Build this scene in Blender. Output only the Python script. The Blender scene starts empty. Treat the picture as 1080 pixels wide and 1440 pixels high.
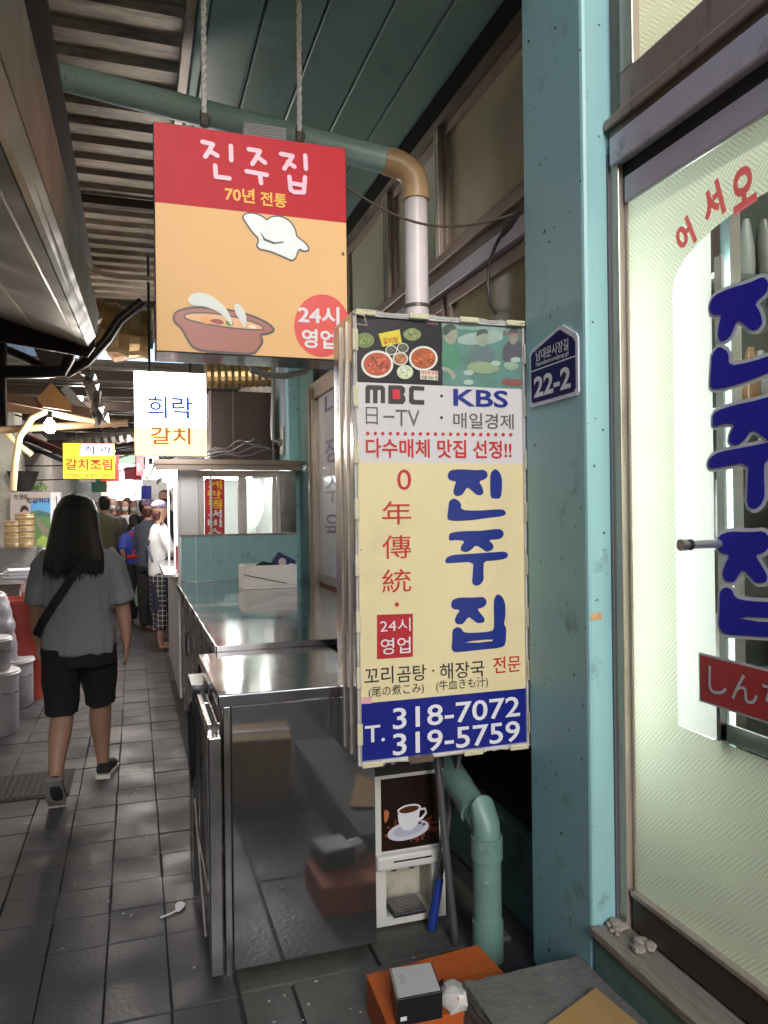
import bpy, bmesh, math, random
from mathutils import Vector, Matrix
from mathutils.geometry import tessellate_polygon
random.seed(7)
S = bpy.context.scene
C = S.collection
# ------------------------------------------------------------------ camera
FPX = 1070.0; YAW = math.atan(350/1070); ROLL = .0125; HC = 1.52
_F = Vector((math.sin(YAW), math.cos(YAW), 0)); _R = Vector((math.cos(YAW), -math.sin(YAW), 0)); _U = Vector((0,0,1))
CR = math.cos(ROLL)*_R - math.sin(ROLL)*_U; CU = math.sin(ROLL)*_R + math.cos(ROLL)*_U
cam = bpy.data.cameras.new('camera'); camo = bpy.data.objects.new('camera', cam); C.objects.link(camo)
cam.sensor_fit = 'VERTICAL'; cam.sensor_height = 24; cam.lens = 24*FPX/1440; cam.clip_start = .02; cam.clip_end = 500
M = Matrix((CR, CU, -_F)).transposed().to_4x4(); M.translation = (0,0,HC); camo.matrix_world = M
S.camera = camo
# ------------------------------------------------------------------ world, sun, exposure
w = bpy.data.worlds.new('World'); S.world = w; w.use_nodes = True
nt = w.node_tree; sky = nt.nodes.new('ShaderNodeTexSky'); sky.sky_type = 'NISHITA'; sky.sun_disc = False
SUN_EL, SUN_AZ = math.radians(24), math.radians(188)
sky.sun_elevation = SUN_EL; sky.sun_rotation = SUN_AZ; sky.air_density = 1.0; sky.dust_density = 1.2; sky.ozone_density = 1.5
nt.links.new(sky.outputs[0], nt.nodes['Background'].inputs[0]); nt.nodes['Background'].inputs[1].default_value = .15
sl = bpy.data.lights.new('sun', 'SUN'); sl.energy = .75; sl.angle = math.radians(20); sl.color = (1,.985,.965)
so = bpy.data.objects.new('sun', sl); C.objects.link(so)
so.rotation_euler = Vector((-math.sin(SUN_AZ)*math.cos(SUN_EL), -math.cos(SUN_AZ)*math.cos(SUN_EL), -math.sin(SUN_EL))).to_track_quat('-Z','Y').to_euler()
S.view_settings.view_transform = 'Standard'; S.view_settings.look = 'None'; S.view_settings.gamma = 1
S.view_settings.exposure = 1.34
S.render.engine = 'CYCLES'; S.cycles.max_bounces = 8; S.cycles.transmission_bounces = 8; S.cycles.sample_clamp_indirect = 4
# ------------------------------------------------------------------ pixels of the photograph to points on known planes
def ray(x, y): return _F + (x-540)/FPX*CR - (y-720)/FPX*CU
def onX(x, y, X): d = ray(x, y); return Vector((0,0,HC)) + d*(X/d.x)
def onY(x, y, Y): d = ray(x, y); return Vector((0,0,HC)) + d*(Y/d.y)
def onZ(x, y, Z): d = ray(x, y); return Vector((0,0,HC)) + d*((Z-HC)/d.z)
# ------------------------------------------------------------------ materials
MATS = {}
def nd(nt, t, **k):
    n = nt.nodes.new(t)
    for a, v in k.items(): setattr(n, a, v)
    return n
def mat(name, col, rough=.55, metal=0, var=.18, scale=6, bump=.0, bscale=40, dirt=None, dscale=3, damt=.5, stretch=None, rnd=0, emit=0, spec=None, rvar=0, dlo=.5, dhi=.75, chips=None, world=False):
    if name in MATS: return MATS[name]
    m = bpy.data.materials.new(name); m.use_nodes = True; t = m.node_tree; L = t.links
    b = t.nodes['Principled BSDF']; b.inputs['Roughness'].default_value = rough; b.inputs['Metallic'].default_value = metal
    if spec is not None: b.inputs['Specular IOR Level'].default_value = spec
    tc = nd(t, 'ShaderNodeTexCoord'); mp = nd(t, 'ShaderNodeMapping'); CO = nd(t, 'ShaderNodeNewGeometry').outputs['Position'] if world else tc.outputs['Object']; L.new(CO, mp.inputs[0])
    if stretch: mp.inputs['Scale'].default_value = stretch
    n = nd(t, 'ShaderNodeTexNoise'); n.inputs['Scale'].default_value = scale; n.inputs['Detail'].default_value = 6; n.inputs['Roughness'].default_value = .65
    L.new(mp.outputs[0], n.inputs['Vector'])
    mx = nd(t, 'ShaderNodeMix', data_type='RGBA')
    c = Vector(col[:3])
    mx.inputs[6].default_value = (*(c*(1-var)), 1); mx.inputs[7].default_value = (*[min(1, v*(1+var)) for v in c], 1)
    L.new(n.outputs[0], mx.inputs[0]); out = mx.outputs[2]
    if dirt:
        n2 = nd(t, 'ShaderNodeTexNoise'); n2.inputs['Scale'].default_value = dscale; n2.inputs['Detail'].default_value = 8; n2.inputs['Roughness'].default_value = .7
        L.new(mp.outputs[0], n2.inputs['Vector'])
        r = nd(t, 'ShaderNodeMapRange'); r.inputs[1].default_value = dlo; r.inputs[2].default_value = dhi; r.inputs[3].default_value = 0; r.inputs[4].default_value = damt
        L.new(n2.outputs[0], r.inputs[0])
        m2 = nd(t, 'ShaderNodeMix', data_type='RGBA'); m2.inputs[7].default_value = (*dirt, 1)
        L.new(r.outputs[0], m2.inputs[0]); L.new(out, m2.inputs[6]); out = m2.outputs[2]
    if chips:
        n5 = nd(t, 'ShaderNodeTexNoise'); n5.inputs['Scale'].default_value = chips[1]; n5.inputs['Detail'].default_value = 3; L.new(CO, n5.inputs['Vector'])
        r = nd(t, 'ShaderNodeMapRange'); r.inputs[1].default_value = chips[2]; r.inputs[2].default_value = chips[2]+.02; L.new(n5.outputs[0], r.inputs[0])
        m3 = nd(t, 'ShaderNodeMix', data_type='RGBA'); m3.inputs[7].default_value = (*chips[0], 1); L.new(r.outputs[0], m3.inputs[0]); L.new(out, m3.inputs[6]); out = m3.outputs[2]
    if rnd:
        oi = nd(t, 'ShaderNodeObjectInfo'); hs = nd(t, 'ShaderNodeHueSaturation')
        r = nd(t, 'ShaderNodeMapRange'); r.inputs[3].default_value = 1-rnd; r.inputs[4].default_value = 1+rnd
        L.new(oi.outputs['Random'], r.inputs[0]); L.new(r.outputs[0], hs.inputs['Value']); L.new(out, hs.inputs['Color']); out = hs.outputs[0]
    L.new(out, b.inputs['Base Color'])
    if rvar:
        n4 = nd(t, 'ShaderNodeTexNoise'); n4.inputs['Scale'].default_value = 3.5; n4.inputs['Detail'].default_value = 7; L.new(mp.outputs[0], n4.inputs['Vector'])
        r = nd(t, 'ShaderNodeMapRange'); r.inputs[1].default_value = .35; r.inputs[2].default_value = .65; r.inputs[3].default_value = max(.02, rough-rvar); r.inputs[4].default_value = min(1, rough+rvar)
        L.new(n4.outputs[0], r.inputs[0]); L.new(r.outputs[0], b.inputs['Roughness'])
    if bump:
        n3 = nd(t, 'ShaderNodeTexNoise'); n3.inputs['Scale'].default_value = bscale; n3.inputs['Detail'].default_value = 5; L.new(mp.outputs[0], n3.inputs['Vector'])
        bp = nd(t, 'ShaderNodeBump'); bp.inputs['Strength'].default_value = bump; bp.inputs['Distance'].default_value = .01
        L.new(n3.outputs[0], bp.inputs['Height']); L.new(bp.outputs[0], b.inputs['Normal'])
    if emit:
        L.new(out, b.inputs['Emission Color']); b.inputs['Emission Strength'].default_value = emit
    MATS[name] = m; return m
def flat(name, col, rough=.45, emit=0, **k): return mat(name, col, rough, var=k.pop('var', .06), emit=emit, **k)
# ------------------------------------------------------------------ mesh builder (world coordinates)
class MB:
    def __init__(s): s.v = []; s.f = []; s.sm = False
    def add(s, vs, fs):
        o = len(s.v); s.v += [Vector(v) for v in vs]; s.f += [tuple(o+i for i in f) for f in fs]; return s
    def box(s, x0, x1, y0, y1, z0, z1):
        return s.add([(x0,y0,z0),(x1,y0,z0),(x1,y1,z0),(x0,y1,z0),(x0,y0,z1),(x1,y0,z1),(x1,y1,z1),(x0,y1,z1)],
                     [(0,3,2,1),(4,5,6,7),(0,1,5,4),(1,2,6,5),(2,3,7,6),(3,0,4,7)])
    def obox(s, c, size, rz=0, rx=0, ry=0):
        from mathutils import Euler
        m = Euler((rx, ry, rz)).to_matrix(); c = Vector(c); h = Vector(size)/2
        vs = [c + m @ Vector((sx*h.x, sy*h.y, sz*h.z)) for sz in (-1,1) for sx, sy in ((-1,-1),(1,-1),(1,1),(-1,1))]
        return s.add(vs, [(0,3,2,1),(4,5,6,7),(0,1,5,4),(1,2,6,5),(2,3,7,6),(3,0,4,7)])
    def bar(s, a, b, w, h, up=(0,0,1)):
        a = Vector(a); b = Vector(b); d = (b-a).normalized(); r = d.cross(Vector(up))
        if r.length < 1e-4: r = d.cross(Vector((0,1,0)))
        r.normalize(); u = r.cross(d)
        vs = [p + r*(sx*w/2) + u*(sy*h/2) for p in (a, b) for sx, sy in ((-1,-1),(1,-1),(1,1),(-1,1))]
        return s.add(vs, [(0,3,2,1),(4,5,6,7),(0,1,5,4),(1,2,6,5),(2,3,7,6),(3,0,4,7)])
    def tube(s, pts, r, n=10, cap=True, ell=None):
        pts = [Vector(p) for p in pts]; rs = r if isinstance(r, (list, tuple)) else [r]*len(pts); o = len(s.v); s.sm = True
        prev = None
        for i, p in enumerate(pts):
            d = (pts[min(i+1, len(pts)-1)] - pts[max(i-1, 0)])
            if d.length < 1e-9: d = Vector((0,0,1))
            d.normalize()
            if prev is None:
                a = d.cross(Vector((0,0,1)))
                if a.length < .05: a = d.cross(Vector((0,1,0)))
            else: a = prev - d*prev.dot(d)
            a.normalize(); prev = a; b = d.cross(a)
            rr = rs[i]; ra, rb = rr if isinstance(rr, tuple) else (rr, rr)
            for k in range(n):
                t = 2*math.pi*k/n; s.v.append(p + a*(math.cos(t)*ra) + b*(math.sin(t)*rb))
        for i in range(len(pts)-1):
            for k in range(n):
                s.f.append((o+i*n+k, o+i*n+(k+1) % n, o+(i+1)*n+(k+1) % n, o+(i+1)*n+k))
        if cap:
            s.f.append(tuple(o+k for k in reversed(range(n)))); e = o+(len(pts)-1)*n; s.f.append(tuple(e+k for k in range(n)))
        return s
    def loft(s, rings, side=(1,0,0), n=14):
        """rings: (centre, half width, half depth) with the given sideways axis; horizontal or tilted sections"""
        o = len(s.v); s.sm = True; side = Vector(side).normalized()
        for i, (p, ra, rb) in enumerate(rings):
            d = Vector(rings[min(i+1, len(rings)-1)][0]) - Vector(rings[max(i-1, 0)][0]); d.normalize()
            a = side - d*side.dot(d); a.normalize(); b = d.cross(a)
            for k in range(n):
                t = 2*math.pi*k/n; s.v.append(Vector(p) + a*(math.cos(t)*ra) + b*(math.sin(t)*rb))
        for i in range(len(rings)-1):
            for k in range(n): s.f.append((o+i*n+k, o+i*n+(k+1) % n, o+(i+1)*n+(k+1) % n, o+(i+1)*n+k))
        s.f.append(tuple(o+k for k in reversed(range(n)))); e = o+(len(rings)-1)*n; s.f.append(tuple(e+k for k in range(n)))
        return s
    def lathe(s, c, prof, n=24):
        c = Vector(c); o = len(s.v); s.sm = True
        for r, z in prof:
            for k in range(n):
                t = 2*math.pi*k/n; s.v.append(c + Vector((r*math.cos(t), r*math.sin(t), z)))
        for i in range(len(prof)-1):
            for k in range(n): s.f.append((o+i*n+k, o+i*n+(k+1) % n, o+(i+1)*n+(k+1) % n, o+(i+1)*n+k))
        if prof[0][0] > 1e-4: s.f.append(tuple(o+k for k in reversed(range(n))))
        if prof[-1][0] > 1e-4: e = o+(len(prof)-1)*n; s.f.append(tuple(e+k for k in range(n)))
        return s
    def quad(s, *p): return s.add(p, [tuple(range(len(p)))])
    def poly(s, pts, hole=None, thick=None):
        loops = [[Vector(p) for p in pts]] + ([[Vector(p) for p in hole]] if hole else [])
        tri = tessellate_polygon(loops); allp = [p for l in loops for p in l]
        s.add(allp, [tuple(t) for t in tri]); return s
    def slab(s, pts, vec):
        n = len(pts); v = Vector(vec); p = [Vector(q) for q in pts]
        return s.add(p + [q+v for q in p], [tuple(range(n)), tuple(reversed(range(n, 2*n)))] + [(i, n+i, n+(i+1) % n, (i+1) % n) for i in range(n)])
    def build(s, name, m, parent=None, bevel=0, smooth=None, kind=None, fix=True, face=None):
        off = Vector(parent['_o']) if parent and '_o' in parent else Vector((0,0,0))
        me = bpy.data.meshes.new(name); me.from_pydata([v-off for v in s.v], [], s.f)
        if fix:
            bm = bmesh.new(); bm.from_mesh(me); bmesh.ops.recalc_face_normals(bm, faces=bm.faces); bm.to_mesh(me); bm.free()
        if face:
            for p in me.polygons:
                if p.normal.dot(Vector(face)) < 0: p.flip()
        me.update(); me.materials.append(m)
        o = bpy.data.objects.new(name, me); C.objects.link(o)
        if smooth if smooth is not None else s.sm:
            for p in me.polygons: p.use_smooth = True
            md = o.modifiers.new('split', 'EDGE_SPLIT'); md.split_angle = math.radians(40)
        if bevel:
            md = o.modifiers.new('bevel', 'BEVEL'); md.width = bevel; md.segments = 2; md.limit_method = 'ANGLE'; md.angle_limit = math.radians(50)
        if parent: o.parent = parent; o['_o'] = tuple(off)
        if kind: o['kind'] = kind
        return o
def thing(name, label, cat, loc=(0,0,0), group=None):
    o = bpy.data.objects.new(name, None); C.objects.link(o); o.location = loc; o.empty_display_size = .1
    o['label'] = label; o['category'] = cat; o['_o'] = tuple(loc)
    if group: o['group'] = group
    return o
def tag(o, label, cat, group=None):
    o['label'] = label; o['category'] = cat
    if group: o['group'] = group
    return o
def remesh(o, vox, it=6):
    md = o.modifiers.new('r', 'REMESH'); md.mode = 'VOXEL'; md.voxel_size = vox
    md = o.modifiers.new('s', 'SMOOTH'); md.factor = .5; md.iterations = it
    bpy.context.view_layer.update()
    me = bpy.data.meshes.new_from_object(o.evaluated_get(bpy.context.evaluated_depsgraph_get()))
    for p in me.polygons: p.use_smooth = True
    o.modifiers.clear(); me.materials.clear(); me.materials.append(o.data.materials[0]); o.data = me; return o
# ------------------------------------------------------------------ writing
class Plane:
    """a sign face: Y plane (seen from -Y) or X plane (seen from -X), lifted a little towards the viewer"""
    def __init__(s, ax, val): s.ax = ax; s.val = val
    def px(s, x, y, lift=0):
        return onY(x, y, s.val) - Vector((0,lift,0)) if s.ax == 'Y' else onX(x, y, s.val) - Vector((lift,0,0))
    def uv(s, p): return (p.x, p.z) if s.ax == 'Y' else (-p.y, p.z)
    def pt(s, u, v, lift=0): return Vector((u, s.val-lift, v)) if s.ax == 'Y' else Vector((s.val-lift, -u, v))
TXT = {}
def txt_mesh(body, bold):
    k = (body, bold)
    if k not in TXT:
        f = bpy.data.curves.new('t', 'FONT'); f.body = body; f.size = 1; f.offset = bold; f.resolution_u = 3
        o = bpy.data.objects.new('t', f); C.objects.link(o); bpy.context.view_layer.update()
        me = bpy.data.meshes.new_from_object(o.evaluated_get(bpy.context.evaluated_depsgraph_get()))
        TXT[k] = ([v.co.copy() for v in me.vertices], [tuple(p.vertices) for p in me.polygons])
        bpy.data.objects.remove(o)
    return TXT[k]
def text(pl, body, box, m, parent, bold=.0, lift=.002, rot=0, metric=None, name='lettering', mb=None):
    """box = x0, x1 and top, bottom measured at the left end, in photograph pixels on the plane"""
    vs, fs = txt_mesh(body, bold)
    if metric: u0, u1, v1, v0 = metric
    else:
        x0, x1, yt, yb = box
        u0, v1 = pl.uv(pl.px(x0, yt)); _, v0 = pl.uv(pl.px(x0, yb)); u1, _ = pl.uv(pl.px(x1, (yt+yb)/2))
    a0 = min(v.x for v in vs); a1 = max(v.x for v in vs); b0 = min(v.y for v in vs); b1 = max(v.y for v in vs)
    cu, cv = (u0+u1)/2, (v0+v1)/2; P = []
    for v in vs:
        du = (v.x-a0)/(a1-a0)*(u1-u0)+u0-cu; dv = (v.y-b0)/(b1-b0)*(v1-v0)+v0-cv
        c, s = math.cos(rot), math.sin(rot); P.append(pl.pt(cu+du*c-dv*s, cv+du*s+dv*c, lift))
    if mb: return mb.add(P, fs)
    return MB().add(P, fs).build(name, m, parent, fix=False)
def patch(pl, pts, m, parent, lift=.001, name='print', hole=None):
    return MB().poly([pl.px(x, y, lift) for x, y in pts], [pl.px(x, y, lift) for x, y in hole] if hole else None).build(name, m, parent)
def ellipse(cx, cy, rx, ry, n=28, rot=0):
    c, s = math.cos(rot), math.sin(rot)
    return [(cx+rx*math.cos(t)*c-ry*math.sin(t)*s, cy+rx*math.cos(t)*s+ry*math.sin(t)*c) for t in [2*math.pi*i/n for i in range(n)]]
def grow(pts, w):
    n = len(pts); area = sum(pts[i][0]*pts[(i+1) % n][1]-pts[(i+1) % n][0]*pts[i][1] for i in range(n)); sg = 1 if area > 0 else -1; out = []
    for i in range(n):
        p0, p1, p2 = Vector(pts[i-1]), Vector(pts[i]), Vector(pts[(i+1) % n])
        d1 = (p1-p0).normalized(); d2 = (p2-p1).normalized(); n1 = Vector((d1.y, -d1.x))*sg; n2 = Vector((d2.y, -d2.x))*sg
        b = (n1+n2); b = b.normalized() if b.length > .2 else n1
        q = p1 + b*(w/max(.55, b.dot(n1))); out.append((q.x, q.y))
    return out
def rounded(pts, it=2):
    for _ in range(it):
        out = []
        for i in range(len(pts)):
            a = Vector(pts[i]); b = Vector(pts[(i+1) % len(pts)]); q = a*.78+b*.22; r = a*.22+b*.78; out += [(q.x, q.y), (r.x, r.y)]
        pts = out
    return pts
def stroke(mb, pl, line, wd, lift):
    """thick round-ended pen stroke through pixel points"""
    P = [pl.px(x, y) for x, y in line]; P = [Vector(pl.uv(p)) for p in P]
    for i in range(len(P)-1):
        d = (P[i+1]-P[i]).normalized(); n = Vector((-d.y, d.x))*wd/2
        ring = []
        for c, sgn in ((P[i+1], 1), (P[i], -1)):
            for k in range(7):
                t = -math.pi/2+math.pi*k/6; ring.append(c + sgn*(d*math.cos(t)*wd/2 + Vector((-d.y, d.x))*math.sin(t)*wd/2))
        mb.add([pl.pt(q.x, q.y, lift+i*.0001) for q in ring], [tuple(range(len(ring)))])
BRUSH = {  # brush lettering of the shop name: outlines on one drawing grid
 'a': [[(140,130),(160,100),(240,95),(330,102),(390,98),(412,125),(405,158),(350,178),(375,215),(385,255),(365,272),(335,268),(305,240),(272,215),(255,245),(235,272),(195,278),(178,255),(185,215),(200,178),(160,172),(142,155)],
       [(428,125),(455,92),(485,105),(507,150),(508,220),(500,290),(465,295),(430,288),(427,200)],
       [(150,310),(185,288),(230,320),(232,370),(330,375),(490,365),(520,368),(538,395),(515,412),(400,425),(300,440),(180,445),(138,435),(140,400),(145,360)]],
 'b': [[(148,540),(165,522),(250,512),(370,510),(490,495),(520,518),(515,550),(490,568),(415,572),(450,605),(448,635),(405,655),(385,640),(332,605),(300,640),(265,657),(228,645),(230,615),(258,580),(200,572),(150,580)],
       [(122,712),(135,690),(175,672),(300,665),(450,655),(530,650),(552,672),(535,700),(450,712),(385,715),(382,780),(385,840),(365,870),(335,884),(305,868),(310,800),(315,718),(180,728),(130,730)]],
 'c': [[(163,1000),(175,975),(220,960),(330,960),(380,955),(405,980),(400,1010),(375,1030),(340,1038),(365,1070),(392,1105),(385,1130),(340,1135),(310,1110),(282,1090),(260,1120),(240,1142),(200,1140),(187,1115),(200,1080),(225,1045),(180,1040),(165,1025)],
       [(452,970),(478,935),(510,955),(530,1000),(532,1080),(520,1143),(538,1165),(532,1280),(500,1300),(350,1315),(230,1328),(185,1330),(165,1305),(172,1250),(172,1180),(200,1160),(230,1165),(248,1195),(300,1200),(440,1190),(455,1160),(452,1050)]]}
BHOLE = [(258,1265),(300,1255),(400,1245),(448,1245),(440,1255),(350,1265)]
# ------------------------------------------------------------------ palette
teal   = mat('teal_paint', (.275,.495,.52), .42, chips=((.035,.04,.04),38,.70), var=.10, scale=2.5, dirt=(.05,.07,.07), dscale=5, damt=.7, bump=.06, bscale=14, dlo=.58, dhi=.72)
tealg  = mat('dimmed_green_pipe_paint', (.14,.25,.22), .42, chips=((.35,.38,.34),34,.72), var=.12, dirt=(.07,.06,.045), dscale=9, damt=.7, dlo=.55, bump=.05)  # floor pipe's teal, darkened to paint in the dimness near the ground
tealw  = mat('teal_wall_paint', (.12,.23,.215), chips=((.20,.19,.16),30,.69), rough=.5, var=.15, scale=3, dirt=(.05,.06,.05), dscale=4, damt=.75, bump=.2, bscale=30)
soff   = mat('soffit_paint', (.19,.34,.315), .36, var=.12, scale=3, dirt=(.04,.06,.05), dscale=2.2, damt=.5, bump=.03, bscale=9)
black  = mat('black_parts_and_shade', (.012,.011,.010), .8, var=.3)  # black for dark parts, also put in where gaps are only shade
brown  = mat('brown_aluminium', (.33,.245,.205), .38, metal=.2, var=.15, stretch=(3,3,1), dirt=(.04,.03,.02), dscale=6, damt=.8, dlo=.55)
brown2 = mat('bronze_aluminium', (.17,.125,.10), .4, metal=.3, var=.2, dirt=(.03,.025,.02), dscale=5, damt=.8)
lav    = mat('lilac_grey_aluminium', (.55,.50,.57), .36, metal=.15, var=.08, dirt=(.08,.06,.05), dscale=7, damt=.8, dlo=.6)
champ  = mat('champagne_aluminium', (.46,.40,.34), .32, metal=.5, var=.12, stretch=(6,6,.6), dirt=(.1,.07,.05), dscale=6, damt=.6)
steel  = mat('stainless_steel', (.55,.55,.57), .22, metal=1, var=.08, rvar=.08, dirt=(.22,.2,.19), dscale=5, damt=.5, bump=.02, bscale=6)
mirror = mat('polished_steel_panel', (.38,.375,.39), .065, metal=.93, var=.15, scale=3, rvar=.05, dirt=(.17,.17,.19), dscale=4, damt=.55, dlo=.45, dhi=.8, chips=((.5,.5,.52),60,.75))
topst  = mat('worn_steel_top', (.52,.51,.54), .12, metal=1, var=.1, rvar=.07, dirt=(.30,.27,.26), dscale=5, damt=.5, bump=.05, bscale=5)
darkst = mat('dark_steel', (.10,.10,.11), .3, metal=.9, var=.2, rvar=.12)
conc   = mat('concrete', (.155,.15,.135), .9, chips=((.40,.39,.36),90,.72), var=.4, scale=14, bump=.5, bscale=60, dirt=(.05,.05,.04), dscale=3, damt=.7)
woodsl = mat('weathered_sill_wood', (.27,.235,.19), .8, var=.4, scale=5, stretch=(14,1.2,6), bump=.6, bscale=20, dirt=(.06,.05,.035), dscale=7, damt=.7)
wallw  = mat('dirty_white_wall', (.55,.53,.48), .7, var=.12, dirt=(.16,.13,.10), dscale=2.5, damt=.8, bump=.1)
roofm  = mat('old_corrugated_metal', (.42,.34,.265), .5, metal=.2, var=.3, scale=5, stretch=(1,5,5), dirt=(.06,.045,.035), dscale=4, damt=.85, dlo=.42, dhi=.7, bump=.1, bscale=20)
pvcw   = mat('white_plastic_pipe', (.76,.70,.73), .4, var=.06, dirt=(.2,.13,.07), dscale=5, damt=.5, dlo=.58)
pvcb   = mat('glue_stained_pipe', (.60,.40,.23), .4, var=.25, scale=14)
tealp  = mat('teal_pipe_paint', (.42,.62,.63), .38, chips=((.15,.10,.06),60,.70), var=.10, dirt=(.12,.08,.05), dscale=12, damt=.7, dlo=.6, bump=.04)
gvein  = None
# ------------------------------------------------------------------ the pavement
stone = mat('wet_paving_stone', (.066,.063,.070), .54, world=True, spec=.35, var=.4, scale=7, rnd=.16, rvar=.16, chips=((.20,.195,.19),70,.735), bump=.18, bscale=60, dirt=(.13,.125,.12), dscale=13, damt=.45, dlo=.6, dhi=.8)
joint = mat('joint_dirt', (.033,.031,.031), .8, var=.3, bump=.3)
slabm = mat('concrete_slab', (.10,.096,.083), .6, world=True, var=.3, scale=7, rnd=.12, rvar=.15, bump=.35, bscale=50, dirt=(.035,.035,.03), dscale=4, damt=.75)
ground = MB().quad((-60,-40,-.016),(60,-40,-.016),(60,120,-.016),(-60,120,-.016)).build('pavement', joint); ground['kind'] = 'structure'; ground['_o'] = (0,0,0)
def stone_mesh(w, d, name):
    bm = bmesh.new(); h = .03; b = .003
    vs = [bm.verts.new(p) for p in [(-w/2,-d/2,-h),(w/2,-d/2,-h),(w/2,d/2,-h),(-w/2,d/2,-h),(-w/2,-d/2,-b),(w/2,-d/2,-b),(w/2,d/2,-b),(-w/2,d/2,-b),
          (-w/2+b,-d/2+b,0),(w/2-b,-d/2+b,0),(w/2-b,d/2-b,0),(-w/2+b,d/2-b,0)]]
    for f in [(8,9,10,11)]+[(i,(i+1)%4,4+(i+1)%4,4+i) for i in range(4)]+[(4+i,4+(i+1)%4,8+(i+1)%4,8+i) for i in range(4)]: bm.faces.new([vs[i] for i in f])
    me = bpy.data.meshes.new(name); bm.to_mesh(me); bm.free(); me.materials.append(stone); return me
SM = stone_mesh(.197, .224, 'paving_stone')
rows = 0
for r in range(-2, 23):
    y = 2.877-.227*4+.227*r+.1135
    sh = .0
    for k in range(-6, 2):
        x = .09+.2*k+.1+sh
        if x-.1 < -.20*y-.15 or x > .34: continue
        o = bpy.data.objects.new('paving_stone', SM); C.objects.link(o); o.parent = ground
        o.location = (x+random.uniform(-.002,.002), y+random.uniform(-.002,.002), random.uniform(-.003,.002)); o.rotation_euler = (random.uniform(-.008,.008), random.uniform(-.008,.008), random.uniform(-.006,.006))
far = MB()
for r in range(23, 70):
    y = 2.877-.227*4+.227*r+.1135
    for k in range(-9, 2):
        x = .19+.2*k; z = random.uniform(-.003,.001)
        far.box(x-.096, x+.096, y-.109, y+.109, -.02, z)
far.build('far_paving_stones', stone, ground, kind='stuff')
for (x0,x1,y0,y1) in [(.30,.46,1.2,2.44),(.468,.98,1.86,2.44),(.468,.98,1.2,1.85),(.30,.76,2.448,2.62),(.768,1.26,2.448,3.3)]:
    o = MB().box(x0, x1, y0, y1, -.03, random.uniform(-.006,-.001)).build('concrete_slab', slabm, ground, bevel=.006)
# ------------------------------------------------------------------ restaurant building
B = thing('restaurant_building', 'teal painted restaurant front with glazed door and brown windows on the right', 'building', (1.4,2.1,0))
MB().box(1.25,1.70,1.92,2.28,0,3.9).build('pilaster', teal, B, bevel=.012)
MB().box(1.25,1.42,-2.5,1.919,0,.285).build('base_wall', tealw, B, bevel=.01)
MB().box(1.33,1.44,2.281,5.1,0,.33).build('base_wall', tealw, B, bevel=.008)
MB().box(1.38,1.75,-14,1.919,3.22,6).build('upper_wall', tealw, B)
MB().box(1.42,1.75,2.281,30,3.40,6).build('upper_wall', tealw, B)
MB().box(1.33,1.75,7.01,30,0,3.39).build('side_wall', wallw, B)
# sill board: planks
for i,(x0,x1) in enumerate([(1.238,1.275),(1.277,1.318),(1.320,1.372)]):
    MB().box(x0,x1,-2.5,1.915,.286,.312-.003*i).build('sill_board', woodsl, B, bevel=.004)
# debris on the sill
for i in range(16):
    t = random.random(); x = random.uniform(1.26,1.35); y = 1.90-random.random()**2*.16
    r = random.uniform(.006,.022); mb = MB(); mb.lathe((x,y,.310),[(r*.7,0),(r,.35*r),(r*.85,.8*r),(r*.2,1.0*r)],n=7)
    tag(mb.build('rubble_chip', mat('rubble', (.32,.28,.23), .9, var=.4, scale=30, bump=.5), None), 'small pale chip of broken plaster on the door sill', 'debris', 'rubble on the door sill')
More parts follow.
